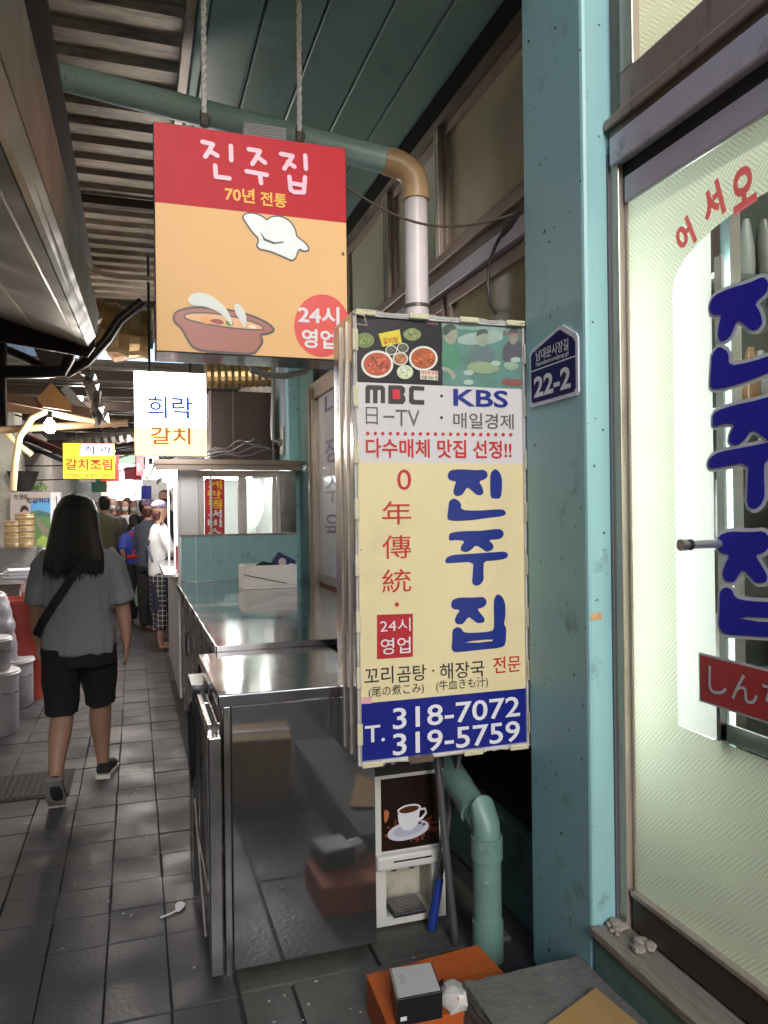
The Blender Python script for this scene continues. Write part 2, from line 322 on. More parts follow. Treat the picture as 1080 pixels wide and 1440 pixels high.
# --- glazed door
gm = bpy.data.materials.new('fretwork_film'); gm.use_nodes = True
def fretwork(m, base, dark, trans):
    t = m.node_tree; L = t.links; t.nodes.remove(t.nodes['Principled BSDF']); out = t.nodes['Material Output']
    g = nd(t,'ShaderNodeNewGeometry'); sp = nd(t,'ShaderNodeSeparateXYZ'); L.new(g.outputs['Position'], sp.inputs[0])
    def mth(op, a, b=None, c=None):
        n = nd(t,'ShaderNodeMath', operation=op)
        for i,v in enumerate((a,b,c)):
            if v is None: continue
            if isinstance(v,(int,float)): n.inputs[i].default_value = v
            else: L.new(v, n.inputs[i])
        return n.outputs[0]
    k = 1/.042
    a = mth('MULTIPLY', mth('ADD', sp.outputs[1], sp.outputs[2]), .7071*k); b = mth('MULTIPLY', mth('SUBTRACT', sp.outputs[1], sp.outputs[2]), .7071*k)
    # basket of two stripe directions, cells chosen by a skewed checker: reads as diagonal fretwork
    chk = mth('FLOORED_MODULO', mth('ADD', mth('FLOOR', mth('ADD', a, mth('MULTIPLY', mth('FLOOR', b), .5))), mth('FLOOR', b)), 2)
    sa = mth('ABSOLUTE', mth('SUBTRACT', mth('FRACT', mth('MULTIPLY', a, 4)), .5)); sb = mth('ABSOLUTE', mth('SUBTRACT', mth('FRACT', mth('MULTIPLY', b, 4)), .5))
    st = mth('ADD', mth('MULTIPLY', sa, chk), mth('MULTIPLY', sb, mth('SUBTRACT', 1, chk)))
    msk = nd(t,'ShaderNodeMapRange'); msk.inputs[1].default_value = .2; msk.inputs[2].default_value = .3; L.new(st, msk.inputs[0])
    mx = nd(t,'ShaderNodeMix', data_type='RGBA'); mx.inputs[6].default_value = (*dark,1); mx.inputs[7].default_value = (*base,1); L.new(msk.outputs[0], mx.inputs[0])
    no = nd(t,'ShaderNodeTexNoise'); no.inputs['Scale'].default_value = 3; hs = nd(t,'ShaderNodeHueSaturation'); L.new(mx.outputs[2], hs.inputs['Color'])
    mr = nd(t,'ShaderNodeMapRange'); mr.inputs[3].default_value = .85; mr.inputs[4].default_value = 1.15; L.new(g.outputs['Position'], no.inputs['Vector']); L.new(no.outputs[0], mr.inputs[0]); L.new(mr.outputs[0], hs.inputs['Value'])
    d = nd(t,'ShaderNodeBsdfDiffuse'); tr = nd(t,'ShaderNodeBsdfTranslucent'); gl = nd(t,'ShaderNodeBsdfGlossy'); gl.inputs['Roughness'].default_value = .25
    L.new(hs.outputs[0], d.inputs[0]); L.new(hs.outputs[0], tr.inputs[0])
    m1 = nd(t,'ShaderNodeMixShader'); m1.inputs[0].default_value = trans; L.new(d.outputs[0], m1.inputs[1]); L.new(tr.outputs[0], m1.inputs[2])
    m2 = nd(t,'ShaderNodeMixShader'); fr = nd(t,'ShaderNodeFresnel'); fr.inputs[0].default_value = 1.4; L.new(fr.outputs[0], m2.inputs[0]); L.new(m1.outputs[0], m2.inputs[1]); L.new(gl.outputs[0], m2.inputs[2])
    bp = nd(t,'ShaderNodeBump'); bp.inputs['Strength'].default_value = .3; bp.inputs['Distance'].default_value = .003; L.new(msk.outputs[0], bp.inputs['Height'])
    for q in (d, gl): L.new(bp.outputs[0], q.inputs['Normal'])
    L.new(m2.outputs[0], out.inputs[0])
fretwork(gm, (.80,.84,.68), (.62,.67,.53), .6)
wf = bpy.data.materials.new('white_film'); wf.use_nodes = True; t = wf.node_tree; t.nodes.remove(t.nodes['Principled BSDF'])
d_ = nd(t,'ShaderNodeBsdfDiffuse'); d_.inputs[0].default_value = (.9,.93,.9,1); t_ = nd(t,'ShaderNodeBsdfTranslucent'); t_.inputs[0].default_value = (.93,.96,.92,1); m_ = nd(t,'ShaderNodeMixShader'); m_.inputs[0].default_value = .72
t.links.new(d_.outputs[0], m_.inputs[1]); t.links.new(t_.outputs[0], m_.inputs[2]); t.links.new(m_.outputs[0], t.nodes['Material Output'].inputs[0])
glass = bpy.data.materials.new('clear_glass'); glass.use_nodes = True; t = glass.node_tree; t.nodes.remove(t.nodes['Principled BSDF'])
a_ = nd(t,'ShaderNodeBsdfTransparent'); a_.inputs[0].default_value = (.8,.85,.82,1); g_ = nd(t,'ShaderNodeBsdfGlossy'); g_.inputs['Roughness'].default_value = .03; f_ = nd(t,'ShaderNodeFresnel'); f_.inputs[0].default_value = 1.6; m_ = nd(t,'ShaderNodeMixShader')
t.links.new(f_.outputs[0], m_.inputs[0]); t.links.new(a_.outputs[0], m_.inputs[1]); t.links.new(g_.outputs[0], m_.inputs[2]); t.links.new(m_.outputs[0], t.nodes['Material Output'].inputs[0])
DX = 1.36
door = MB().box(DX-.012,DX+.03,.86,.93,.31,2.40).build('door', lav, B, bevel=.004)          # the near stile carries the rest of the leaf
PD = Plane('X', DX)
arch = []                                                                                   # clear window: straight sides, arched head
yc, ra = 1.33, .345
for i in range(17):
    tt = math.pi*i/16; arch.append((yc+ra*math.cos(tt), 2.095+.135*math.sin(tt)))
win = arch + [(yc-ra,.945),(yc+ra,.945)]
outer = [(1.862,.41),(1.862,2.40),(.93,2.40),(.93,.41)]
MB().poly([(DX,y,z) for y,z in outer], [(DX,y,z) for y,z in win]).build('film_pane', gm, door, face=(-1,0,0))
# white film strip at the far side of the clear window, clear pane, grey edge strip
sx = 1.535
wh = [(y,z) for y,z in win if y > sx]; top_at = 2.095+.135*math.sqrt(max(0,1-((sx-yc)/ra)**2))
MB().poly([(DX+.001,y,z) for y,z in [(sx,.945),(yc+ra,.945)]+[(y,z) for y,z in reversed([p for p in arch if p[0] > sx]) ][::-1]+[(sx,top_at)]]).build('white_film', wf, door)
MB().poly([(DX+.004,y,z) for y,z in [(yc-ra,.945),(sx,.945),(sx,top_at)]+[p for p in arch if p[0] < sx]]).build('glass_pane', glass, door, face=(-1,0,0))
MB().box(DX+.012,DX+.02,sx-.022,sx+.001,.93,2.14).build('pane_edge', flat('pale_grey', (.6,.62,.62)), door)
MB().box(DX+.012,DX+.02,.98,sx,.945,.99).build('pane_edge', flat('pale_grey', (.6,.62,.62)), door)
# brush letters on the door
bl = flat('blue_vinyl', (.030,.024,.52), .5, spec=.2); whv = flat('white_vinyl', (.72,.71,.74), .4)
def door_pt(u, v, lift): return (DX-lift, 1.548-(u-122)*.00068, 2.108-.000672*v)
for ch in 'abc':
    for i, p in enumerate(BRUSH[ch]):
        MB().poly([door_pt(u,v,.0025+.0001*i) for u,v in grow(rounded(p,1),13)]).build('letter_outline', flat('outline_white', (.92,.92,.94), .5), door)
        MB().poly([door_pt(u,v,.0045) for u,v in rounded(p,1)], [door_pt(u,v,.0045) for u,v in BHOLE] if ch == 'c' and i == 1 else None).build('lettering', bl, door)
rv = flat('red_vinyl', (.66,.085,.09), .4); rpk = bpy.data.materials.new('translucent_red_vinyl'); rpk.use_nodes = True; t = rpk.node_tree; t.nodes.remove(t.nodes['Principled BSDF'])
d_ = nd(t,'ShaderNodeBsdfDiffuse'); d_.inputs[0].default_value = (.85,.12,.14,1); t_ = nd(t,'ShaderNodeBsdfTranslucent'); t_.inputs[0].default_value = (1,.22,.26,1); m_ = nd(t,'ShaderNodeMixShader'); m_.inputs[0].default_value = .6
tn = nd(t,'ShaderNodeTexNoise'); tn.inputs['Scale'].default_value = 20; tr_ = nd(t,'ShaderNodeMapRange'); tr_.inputs[3].default_value = .5; tr_.inputs[4].default_value = .7; t.links.new(tn.outputs[0], tr_.inputs[0]); t.links.new(tr_.outputs[0], m_.inputs[0])
t.links.new(d_.outputs[0], m_.inputs[1]); t.links.new(t_.outputs[0], m_.inputs[2]); t.links.new(m_.outputs[0], t.nodes['Material Output'].inputs[0])
for chx, cx, cy, hgt, rot in [('어',964,332,.085,.42),('서',1003,286,.095,.28),('오',1046,264,.10,.12)]:
    u, v = PD.uv(PD.px(cx, cy)); hw = hgt*.5
    text(PD, chx, None, rpk, door, bold=.05, rot=rot, metric=(u-hw*.72,u+hw*.72,v+hw,v-hw), lift=.002)
for chx, u, v, rot in [('세',-1.245,2.345,-.1),('요',-1.13,2.30,-.28)]:
    text(PD, chx, None, rpk, door, bold=.05, rot=rot, metric=(u-.032,u+.032,v+.045,v-.045), lift=.002)
ban = [(-1.585,1.148),(-1.10,1.148),(-1.10,1.035),(-1.585,1.035)]
MB().poly([PD.pt(u,v,.0025) for u,v in grow([(a,b) for a,b in ban], .006)]).build('banner_edge', whv, door)
MB().poly([PD.pt(u,v,.0035) for u,v in ban]).build('banner', flat('door_banner_red', (.58,.05,.045), .4), door)
text(PD, 'しんちゅち', None, whv, door, bold=.005, metric=(-1.555,-1.13,1.128,1.058), lift=.005)
# rails, jamb, header, transom
MB().box(DX-.015,DX+.03,.93,1.862,.315,.408).build('bottom_rail', mat('dark_bronze_rail', (.075,.062,.050), .45, metal=.3, var=.3, dirt=(.2,.18,.15), dscale=9, damt=.4, dlo=.58), door, bevel=.004)
MB().box(DX-.022,DX+.03,.93,1.862,.4085,.424).build('glazing_bead', champ, door, bevel=.003)
MB().box(DX-.004,DX+.03,1.8625,1.872,.315,2.40).build('glazing_bead', champ, door)
MB().box(DX-.012,DX+.03,.86,1.862,2.401,2.475).build('top_rail', lav, door, bevel=.004)
hd = MB().tube([(1.245,1.512,1.432),(1.36,1.512,1.432)], .0105, 14).build('handle', mat('satin_chrome', (.50,.50,.51), .3, metal=.8, var=.03), door)
MB().tube([(1.262,1.512,1.432),(1.272,1.512,1.432)], .0135, 14).build('handle_ring', black, door)
MB().tube([(1.24,1.512,1.432),(1.256,1.512,1.432)], .0145, 14).build('handle_cap', mat('brushed_nickel', (.5,.48,.45), .3, metal=1), door)
MB().box(1.335,1.40,1.873,1.9195,.30,2.56).build('door_jamb', champ, B, bevel=.003)
MB().box(1.328,1.338,1.912,1.9205,.30,2.56).build('jamb_seal', mat('grey_seal', (.10,.11,.13), .5), B)
MB().box(1.352,1.42,-2,1.872,2.476,2.515).build('door_track', black, B)
MB().box(1.325,1.42,-2,1.90,2.516,2.60).build('door_header', lav, B, bevel=.005)
MB().box(1.332,1.42,-2,1.91,2.601,2.625).build('door_header', brown2, B, bevel=.002)
MB().box(1.318,1.42,-2,1.915,2.626,2.655).build('door_header', brown, B, bevel=.003)
tw = MB().box(1.335,1.38,-2,1.86,2.656,2.765).build('transom_window', brown, B, bevel=.004)
MB().box(1.335,1.38,1.80,1.858,2.766,3.22).build('frame', champ, tw, bevel=.003)
MB().box(1.345,1.40,1.861,1.9185,2.656,3.22).build('frame', brown2, tw, bevel=.003)
tf = bpy.data.materials.new('transom_film'); tf.use_nodes = True; fretwork(tf, (.80,.78,.56), (.66,.63,.43), .5)
MB().quad((1.36,-2,2.765),(1.36,1.80,2.765),(1.36,1.80,3.22),(1.36,-2,3.22)).build('pane', tf, tw, face=(-1,0,0))
MB().box(1.34,1.42,-.9,-.85+.93,.31,2.475).build('door_leaf', lav, B, bevel=.004)
MB().quad((1.37,.08,.31),(1.37,.86,.31),(1.37,.86,2.475),(1.37,.08,2.475)).build('film_pane', gm, B, face=(-1,0,0))
MB().quad((1.37,-2.5,.31),(1.37,-.9,.31),(1.37,-.9,2.475),(1.37,-2.5,2.475)).build('film_pane', gm, B, face=(-1,0,0))  # unseen pane behind the camera, added to throw more light into the alley
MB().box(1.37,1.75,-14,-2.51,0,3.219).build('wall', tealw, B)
# interior seen through the film and the clear pane
iw = flat('interior_wall_white', (.72,.72,.66), .6, var=.1)
MB().box(3.6,3.65,-2,2.3,.3,3.4).build('interior_wall', iw, B); MB().box(1.43,3.6,2.20,2.27,.3,3.4).build('interior_wall', iw, B); MB().box(1.43,3.6,-2.05,-2,.3,3.4).build('interior_wall', iw, B)
MB().box(1.43,3.6,-2,2.2,.25,.3).build('interior_floor', flat('interior_floor', (.12,.09,.07)), B); MB().box(1.43,3.6,-2,2.2,3.36,3.40).build('interior_ceiling', iw, B)
MB().box(1.71,2.9,2.02,2.19,.3,2.75).build('dim_backdrop_cupboard', mat('dim_backdrop', (.055,.06,.055), .35, var=.4, scale=12), B)  # made-up dark cupboard, keeps the view through the clear pane dim
for k in range(5): MB().box(1.71,2.9,1.90,2.019,.55+.42*k,.57+.42*k).build('cupboard_shelf', flat('shelf_grey', (.16,.17,.16)), B)
for k in range(34):
    x = 1.75+.066*(k%17)+random.uniform(-.01,.01); z = .99+.42*(k//17)*1 + (.84 if random.random() < .3 else 0)
    MB().lathe((x,1.95+random.uniform(-.02,.03),z),[(.024,0),(.028,.05),(.025,random.uniform(.08,.16)),(.012,.2)],n=10).build('jar', flat('jar%d'%(k%4), [(.14,.14,.12),(.06,.06,.06),(.20,.10,.05),(.30,.30,.29)][k%4], .25), B)
MB().box(1.86,2.25,1.90,1.905,1.70,1.86).build('notice', flat('notice_paper', (.42,.40,.29)), B)
text(Plane('Y',1.90), '냉 수 육', None, flat('notice_ink', (.06,.06,.05)), B, bold=.01, metric=(1.88,2.23,1.84,1.77), lift=.001)
MB().box(1.72,1.76,1.86,1.90,.3,2.75).build('cupboard_post', steel, B)
tube_m = mat('fluorescent_tube', (1,.98,.90), .5, var=0, emit=34)
for y in (-1.2,-.35,.5,1.35):
    MB().tube([(1.78,y-.38,3.16),(1.78,y+.38,3.16)], .016, 10).build('interior_lamp', tube_m, B)
MB().tube([(1.64,1.885,.8),(1.64,1.885,2.3)], .016, 10).build('interior_lamp', mat('dim_tube', (1,.98,.90), .5, var=0, emit=13), B)
# --- window bay beyond the pilaster
WX = 1.40
meshp = mat('woven_glass_panel', (.56,.48,.34), .5, var=.1, scale=30, bump=.25, bscale=220, dirt=(.2,.16,.11), dscale=2, damt=.5)
pan2 = mat('greenish_glass_panel', (.46,.45,.34), .25, var=.15, scale=3)
def window(y0, y1, z0, z1, pane, fr=.05, m=brown, lab='window'):
    o = MB().box(WX-.02,WX+.02,y0,y1,z1-fr,z1).build(lab, m, B, bevel=.003)
    MB().box(WX-.02,WX+.02,y0,y1,z0,z0+fr).build('frame', m, o, bevel=.003)
    MB().box(WX-.0195,WX+.02,y0,y0+fr*.8,z0+fr,z1-fr).build('frame', m, o, bevel=.003); MB().box(WX-.0195,WX+.02,y1-fr*.8,y1,z0+fr,z1-fr).build('frame', m, o, bevel=.003)
    MB().box(WX,WX+.006,y0+fr*.8,y1-fr*.8,z0+fr,z1-fr).build('pane', pane, o)
    return o
window(2.29,3.27,2.70,3.30,meshp,.045); window(3.33,4.02,2.70,3.30,pan2,.045); window(4.14,4.95,2.70,3.30,pan2,.045)
for y in (3.275,3.302,4.025,4.058,4.092): MB().box(WX-.045,WX+.02,y,y+.022,2.655,3.335).build('mullion', champ, B, bevel=.003)
MB().box(WX-.05,WX+.05,2.285,5.1,3.301,3.34).build('window_head', brown2, B)
MB().box(1.45,1.50,2.285,5.1,.33,3.42).build('wall_behind', black, B); MB().box(1.401,1.449,2.285,9,3.341,3.399).build('shadow_gap_filler', black, B); MB().box(1.317,1.419,2.285,8.7,3.4255,3.431).build('shadow_gap_filler', black, B)  # black filler strips stand in for the shadow gap under the soffit
MB().box(WX-.055,WX+.05,2.285,5.1,2.655,2.699).build('window_rail', brown, B, bevel=.004)
MB().box(WX-.035,WX+.05,2.285,5.1,2.60,2.6545).build('window_rail', brown2, B, bevel=.003)
MB().box(WX-.045,WX+.05,2.285,5.1,2.53,2.599).build('window_rail', lav, B, bevel=.003)
pale = mat('pale_lit_pane', (.34,.31,.17), .12, var=.5, scale=3.5)
for (a,b) in [(2.42,3.25),(3.3,4.2),(4.25,5.05)]: window(a,b,1.0,2.52,pale,.055)
MB().box(WX-.05,WX+.05,2.285,2.415,1.0,2.529).build('window_post', lav, B, bevel=.004)
MB().box(WX-.04,WX+.05,2.285,5.1,.93,.999).build('window_sill', brown2, B, bevel=.004)
dkp = mat('dark_wood_panel', (.05,.033,.022), .5, var=.5, scale=4, stretch=(4,4,.5))
for a in (2.32,2.62,2.92,3.22): MB().box(WX-.015,WX+.03,a,a+.28,.335,.929).build('lower_panel', dkp, B, bevel=.004)
MB().box(1.27,1.30,2.281,2.292,.33,.93).build('trim', teal, B)
# --- side door further on
sd = MB().box(1.35,1.41,5.16,6.0,2.42,2.55).build('side_door', brown, B, bevel=.004)
MB().box(1.33,1.42,5.86,6.0,.25,2.419).build('door_frame', champ, sd, bevel=.006); MB().box(1.315,1.33,5.90,5.96,.25,2.5).build('door_frame', brown, sd, bevel=.004)
MB().box(1.345,1.42,5.10,5.16,.25,2.55).build('door_frame', champ, sd, bevel=.004)
MB().box(1.38,1.39,5.16,5.859,1.05,2.419).build('glass_panel', mat('frosted_lilac_glass', (.46,.46,.50), .2, var=.12), sd)
MB().box(1.37,1.39,5.16,5.859,.25,.80).build('lower_panel', darkst, sd); MB().box(1.372,1.39,5.16,5.859,.801,.98).build('lower_panel', mat('rust_red_panel', (.25,.09,.06), .5), sd); MB().box(1.37,1.39,5.16,5.859,.981,1.049).build('lower_panel', champ, sd)
P13 = Plane('X', 1.38); ink = flat('purple_ink', (.06,.03,.14))
for c, y in zip('내장수육', (572,636,690,740)): text(P13, c, (457,479,y-17,y+17), ink, sd, bold=.01)
MB().box(1.42,1.46,5.1,6.1,0,3.39).build('wall_behind', black, B)
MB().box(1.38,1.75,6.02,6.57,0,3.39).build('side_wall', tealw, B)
MB().box(1.28,1.75,6.58,7.0,0,3.39).build('pilaster', teal, B, bevel=.01)
# --- soffit
sf = MB().box(.25,1.40,2.0,8.7,3.432,3.45).build('soffit', black, B)
for a,b in [(.29,.474),(.486,.692),(.704,.926),(.938,1.134),(1.146,1.315)]:
    MB().box(a,b,2.0,8.7,3.404,3.425).build('soffit_panel', soff, sf, bevel=.006)
    MB().box(b+.001,b+.004,2.0,8.7,3.408,3.43).build('soffit_trim', teal, sf)
MB().box(.245,.284,2.0,8.7,3.385,3.46).build('soffit_trim', teal, sf, bevel=.006)
MB().box(.20,.2445,2.0,8.7,3.41,3.455).build('soffit_trim', brown, sf, bevel=.004)
# ------------------------------------------------------------------ hanging light-box sign
HS = thing('hanging_signboard', 'red and tan box sign hanging on two ropes under the teal pipe', 'sign', (.43,2.8,2.1))
hx0,hx1,hz0,hz1 = .080,.778,2.101,2.908
MB().box(hx0-.004,hx1+.004,2.803,2.99,hz0-.004,hz1+.004).build('box', mat('mauve_metal', (.26,.19,.21), .12, metal=.7, var=.15), HS, bevel=.004)
PH = Plane('Y', 2.80)
redp = mat('sign_red', (.50,.010,.024), .5, spec=.25, var=.12, scale=3, dirt=(.40,.006,.02), dscale=9, damt=.5, stretch=(5,1,.5))
tanp = mat('sign_tan', (.82,.50,.23), .5, spec=.25, var=.07, scale=2)
MB().quad((hx0,2.80,2.625),(hx1,2.80,2.625),(hx1,2.80,hz1),(hx0,2.80,hz1)).build('face', redp, HS)
MB().quad((hx0,2.80,hz0),(hx1,2.80,hz0),(hx1,2.80,2.6245),(hx0,2.80,2.6245)).build('face', tanp, HS)
cut = lambda pts, x0=220, y0=170, k=3.857: [(x0+x/k, y0+y/k) for x, y in pts]
pink = flat('pink_white_vinyl', (.80,.50,.62), .4)
for ch in ([[(250,115),(305,128),(285,165),(265,195)],[(288,165),(330,190)],[(403,138),(405,215)],[(318,245),(322,305),(395,314)]],
           [[(500,155),(560,165),(545,195),(520,235)],[(545,195),(588,228)],[(488,275),(598,295)],[(560,290),(567,340)]],
           [[(675,180),(738,192),(715,228),(693,260)],[(712,225),(748,250)],[(806,190),(810,262)],[(720,305),(727,375),(745,388),(798,390),(805,308)],[(727,340),(800,352)]]):
    mb = MB()
    for i, ln in enumerate(ch): stroke(mb, PH, cut(ln), .0165, .0022+.0004*i)
    mb.build('lettering', pink, HS)
text(PH, '70년', (316,358,261.5,282), flat('sign_yellow', (.85,.42,.02), .4), HS, bold=.025); text(PH, '전통', (366,403,269,289), flat('sign_yellow', (.85,.42,.02), .4), HS, bold=.025)
cut2 = lambda p: cut(p, 220, 400)
ol = flat('sign_outline', (.055,.045,.045), .4)
bowl = rounded(cut2([(92,185),(105,150),(165,130),(260,126),(400,140),(520,172),(610,215),(640,250),(600,268),(560,270),(575,310),(555,345),(525,378),(400,370),(250,360),(195,340),(165,290),(140,240),(105,210)]),1)
patch(PH, grow(bowl, 2), ol, HS, .0015); patch(PH, grow(bowl,-1.2), flat('bowl_brown', (.36,.115,.085), .4), HS, .0025)
rim = rounded(cut2([(145,180),(165,157),(290,155),(450,182),(560,218),(585,240),(560,250),(400,238),(200,202)]),1)
patch(PH, grow(rim,1), ol, HS, .0030); patch(PH, grow(rim,-1), flat('broth', (.78,.42,.20), .4), HS, .0034)
for cx,cy,rx,ry,c in [(270,195,34,20,(.80,.36,.14)),(330,203,36,14,(.32,.06,.05)),(395,212,22,15,(.10,.28,.06)),(470,222,30,11,(.80,.40,.2)),(520,232,22,8,(.9,.8,.68))]:
    patch(PH, cut2(ellipse(cx,cy,rx,ry,16,.2)), flat('topping_%d'%cx, c), HS, .0038)
stm = flat('steam_grey', (.66,.70,.66), .4)
patch(PH, rounded(cut2([(170,80),(195,50),(250,45),(310,70),(370,120),(405,180),(412,230),(380,190),(330,145),(260,120),(200,118),(175,100)]),1), stm, HS, .0042)
patch(PH, rounded(cut2([(420,110),(445,105),(475,140),(490,190),(478,238),(450,195),(425,150)]),1), stm, HS, .0046)
hat = rounded(cut([(480,540),(470,520),(490,505),(530,505),(570,520),(600,545),(620,525),(670,520),(720,545),(750,590),(755,625),(770,640),(810,670),(825,700),(800,705),(770,690),(745,760),(690,735),(620,705),(545,690),(560,640),(520,600)]),1)
patch(PH, grow(hat,2.2), ol, HS, .0015); patch(PH, hat, flat('hat_white', (.78,.84,.86), .4), HS, .0025)
patch(PH, cut([(560,600),(590,640),(640,660),(690,655),(690,662),(635,670),(582,650)]), ol, HS, .003)
patch(PH, ellipse(452.5,458,39,44), flat('disc_red', (.72,.065,.06), .4), HS, .0015)
text(PH, '24시', (419,477,428,455), whv, HS, bold=.025, lift=.003); text(PH, '영업', (424,472,462,489), whv, HS, bold=.025, lift=.003)
patch(PH, ellipse(482,357,2.2,2.2,10), darkst, HS, .003)
rope = mat('pale_rope', (.72,.71,.70), .8, var=.4, scale=60, bump=1, bscale=150)
knot = mat('dark_tape', (.06,.05,.04), .7)
for px, py in ((287,166),(421,190)):
    p = onY(px, py, 2.88); top = onZ(px-1, -60, 3.405)
    mb = MB()
    for ph in (0, math.pi*2/3, math.pi*4/3):
        mb.tube([p.lerp(top, i/40) + Vector((math.cos(i*.9+ph)*.005, math.sin(i*.9+ph)*.005, 0)) for i in range(41)], .0055, 6)
    mb.build('rope', rope, HS)
    MB().tube([p+Vector((0,0,-.03)),p+Vector((.004,0,.0)),p+Vector((-.003,0,.03))],[.016,.02,.012],8).build('rope_knot', knot, HS)
fz = onY(370,185,2.9)
MB().obox((fz.x,2.9,2.945),(.16,.10,.07),0,0,0).build('ballast_box', mat('grey_white_plastic', (.55,.54,.53), .5), HS, bevel=.005)
mb = MB()
for k in range(9): mb.box(fz.x-.078,fz.x+.078,2.845,2.849,2.916+.007*k,2.919+.007*k)
mb.build('ballast_fins', mat('grey_fin', (.3,.3,.3), .5), HS)
# ------------------------------------------------------------------ pipes
DP = thing('drainpipe', 'teal overhead drainpipe crossing the alley, elbowing down as white pipe by windows', 'pipe', (1.2,3.16,0))
A = Vector((-.40,3.50,3.405)); Bq = Vector((1.08,3.185,3.07)); el = Vector((1.2,3.16,3.03))
MB().tube([A, Bq], .056, 20).build('crossing_pipe', tealp, DP)
pts = [Bq + Vector((-.01,0,.002)), Bq+Vector((.045,-.009,-.012)), Vector((1.165,3.167,3.035)), Vector((1.193,3.161,3.00)), Vector((1.2,3.16,2.95)), Vector((1.2,3.16,2.90))]
MB().tube(pts, [.061,.061,.060,.060,.061,.061], 20).build('elbow', pvcb, DP)
MB().tube([(1.2,3.16,2.905),(1.2,3.16,.55)], .052, 20).build('down_pipe', pvcw, DP)
MB().tube([(1.2,3.16,2.42),(1.2,3.16,2.435)], .055, 20).build('pipe_band', brown2, DP)
LP = thing('floor_drainpipe', 'teal drainpipe elbowing down to the ground right of the coffee machine', 'pipe', (1.125,2.35,0))
e0 = onY(628,1075,2.70); e1 = onY(668,1140,2.44)
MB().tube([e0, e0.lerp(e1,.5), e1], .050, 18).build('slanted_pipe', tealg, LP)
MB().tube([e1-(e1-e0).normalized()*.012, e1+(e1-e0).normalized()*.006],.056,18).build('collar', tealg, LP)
e2 = onY(689,1180,2.36)
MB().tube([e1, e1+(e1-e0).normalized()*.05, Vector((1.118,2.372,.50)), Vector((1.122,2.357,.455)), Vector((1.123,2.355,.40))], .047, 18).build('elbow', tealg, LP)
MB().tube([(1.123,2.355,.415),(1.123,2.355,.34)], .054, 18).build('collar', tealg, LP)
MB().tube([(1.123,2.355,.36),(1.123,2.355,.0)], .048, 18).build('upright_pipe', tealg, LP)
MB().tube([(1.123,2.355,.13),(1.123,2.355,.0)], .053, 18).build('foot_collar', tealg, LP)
# ------------------------------------------------------------------ tall yellow sign
YS = thing('projecting_signboard', 'tall cream and blue sign board listing dishes and phone numbers beside the teal pillar', 'sign', (.96,2.3,.72))
yx0,yx1,yz0,yz1 = .655,1.264,.724,2.153
PY = Plane('Y', 2.30)
MB().box(yx0,yx1,2.304,2.54,yz0,yz1).build('box', mat('sign_side_steel', (.45,.44,.46), .25, metal=.8, var=.1, stretch=(1,1,.2), rvar=.1), YS, bevel=.003)
for a in (2.36,2.44): MB().box(yx0-.006,yx0,a,a+.012,yz0+.02,yz1-.02).build('side_rib', champ, YS)
edge = mat('sign_edge_white', (.60,.58,.58), .4, var=.1, dirt=(.25,.18,.1), dscale=14, damt=.7)
for bx in ((yx0,yx1,yz1-.016,yz1),(yx0,yx1,yz0,yz0+.012),(yx0,yx0+.012,yz0+.012,yz1-.016),(yx1-.016,yx1,yz0+.012,yz1-.016)):
    MB().box(bx[0],bx[1],2.290,2.3035,bx[2],bx[3]).build('frame', edge, YS, bevel=.002)
cream = mat('sign_cream', (.72,.62,.37), .35, spec=.3, var=.05, scale=2.5, dirt=(.55,.45,.28), dscale=3, damt=.5, chips=((.35,.28,.18),26,.74))
greyw = mat('sign_grey_white', (.62,.59,.60), .35, spec=.3, var=.05, scale=2)
navy = mat('sign_navy', (.010,.016,.20), .25, var=.15)
ix0,ix1 = yx0+.012, yx1-.016
zb = PY.px(503,990).z; zw = PY.px(498,650).z; zp = PY.px(497,537).z
for nm,m_,z0,z1 in (('navy_band',navy,yz0+.012,zb),('cream_field',cream,zb,zw),('white_band',greyw,zw,zp)):
    MB().quad((ix0,2.30,z0),(ix1,2.30,z0),(ix1,2.30,z1),(ix0,2.30,z1)).build(nm, m_, YS)
zt = yz1-.016; xm = PY.px(622,495).x
MB().quad((ix0,2.30,zp),(xm,2.30,zp),(xm,2.30,zt),(ix0,2.30,zt)).build('food_photo', flat('photo_black', (.022,.020,.026), .25), YS)
MB().quad((xm,2.30,zp),(ix1,2.30,zp),(ix1,2.30,zt),(xm,2.30,zt)).build('cooking_photo', mat('photo_green', (.12,.24,.21), .25, var=.6, scale=9), YS)
ZP = lambda pts: [(490+x/4.154, 440+y/4.154) for x, y in pts]
def dish(cx,cy,r,food,plate=(.72,.70,.66),ry=.86):
    patch(PY, ZP(ellipse(cx,cy,r,r*ry)), flat('plate%s'%str(plate), plate), YS, .0006)
    patch(PY, ZP(ellipse(cx,cy,r*.86,r*.72)), mat('food%s'%str(food), food, .4, var=.55, scale=60), YS, .001)
    rd_ = random.Random(int(cx)); mbs = [MB(), MB()]
    for q in range(26):
        a = rd_.uniform(0,6.28); rr = r*.66*math.sqrt(rd_.random()); mbs[q % 2].poly([PY.px(x,y,.0011+.00001*q) for x,y in ZP(ellipse(cx+rr*math.cos(a), cy+rr*.8*math.sin(a), r*rd_.uniform(.05,.17), r*rd_.uniform(.03,.09), 8, rd_.uniform(0,3)))])
    for i,(mb,k) in enumerate(zip(mbs,(.45,1.7))): mb.build('food_pieces', mat('bits%s%d'%(str(food),i), tuple(min(.9,c*k+.02*i) for c in food), .4, var=.4, scale=80), YS)['kind'] = 'stuff'
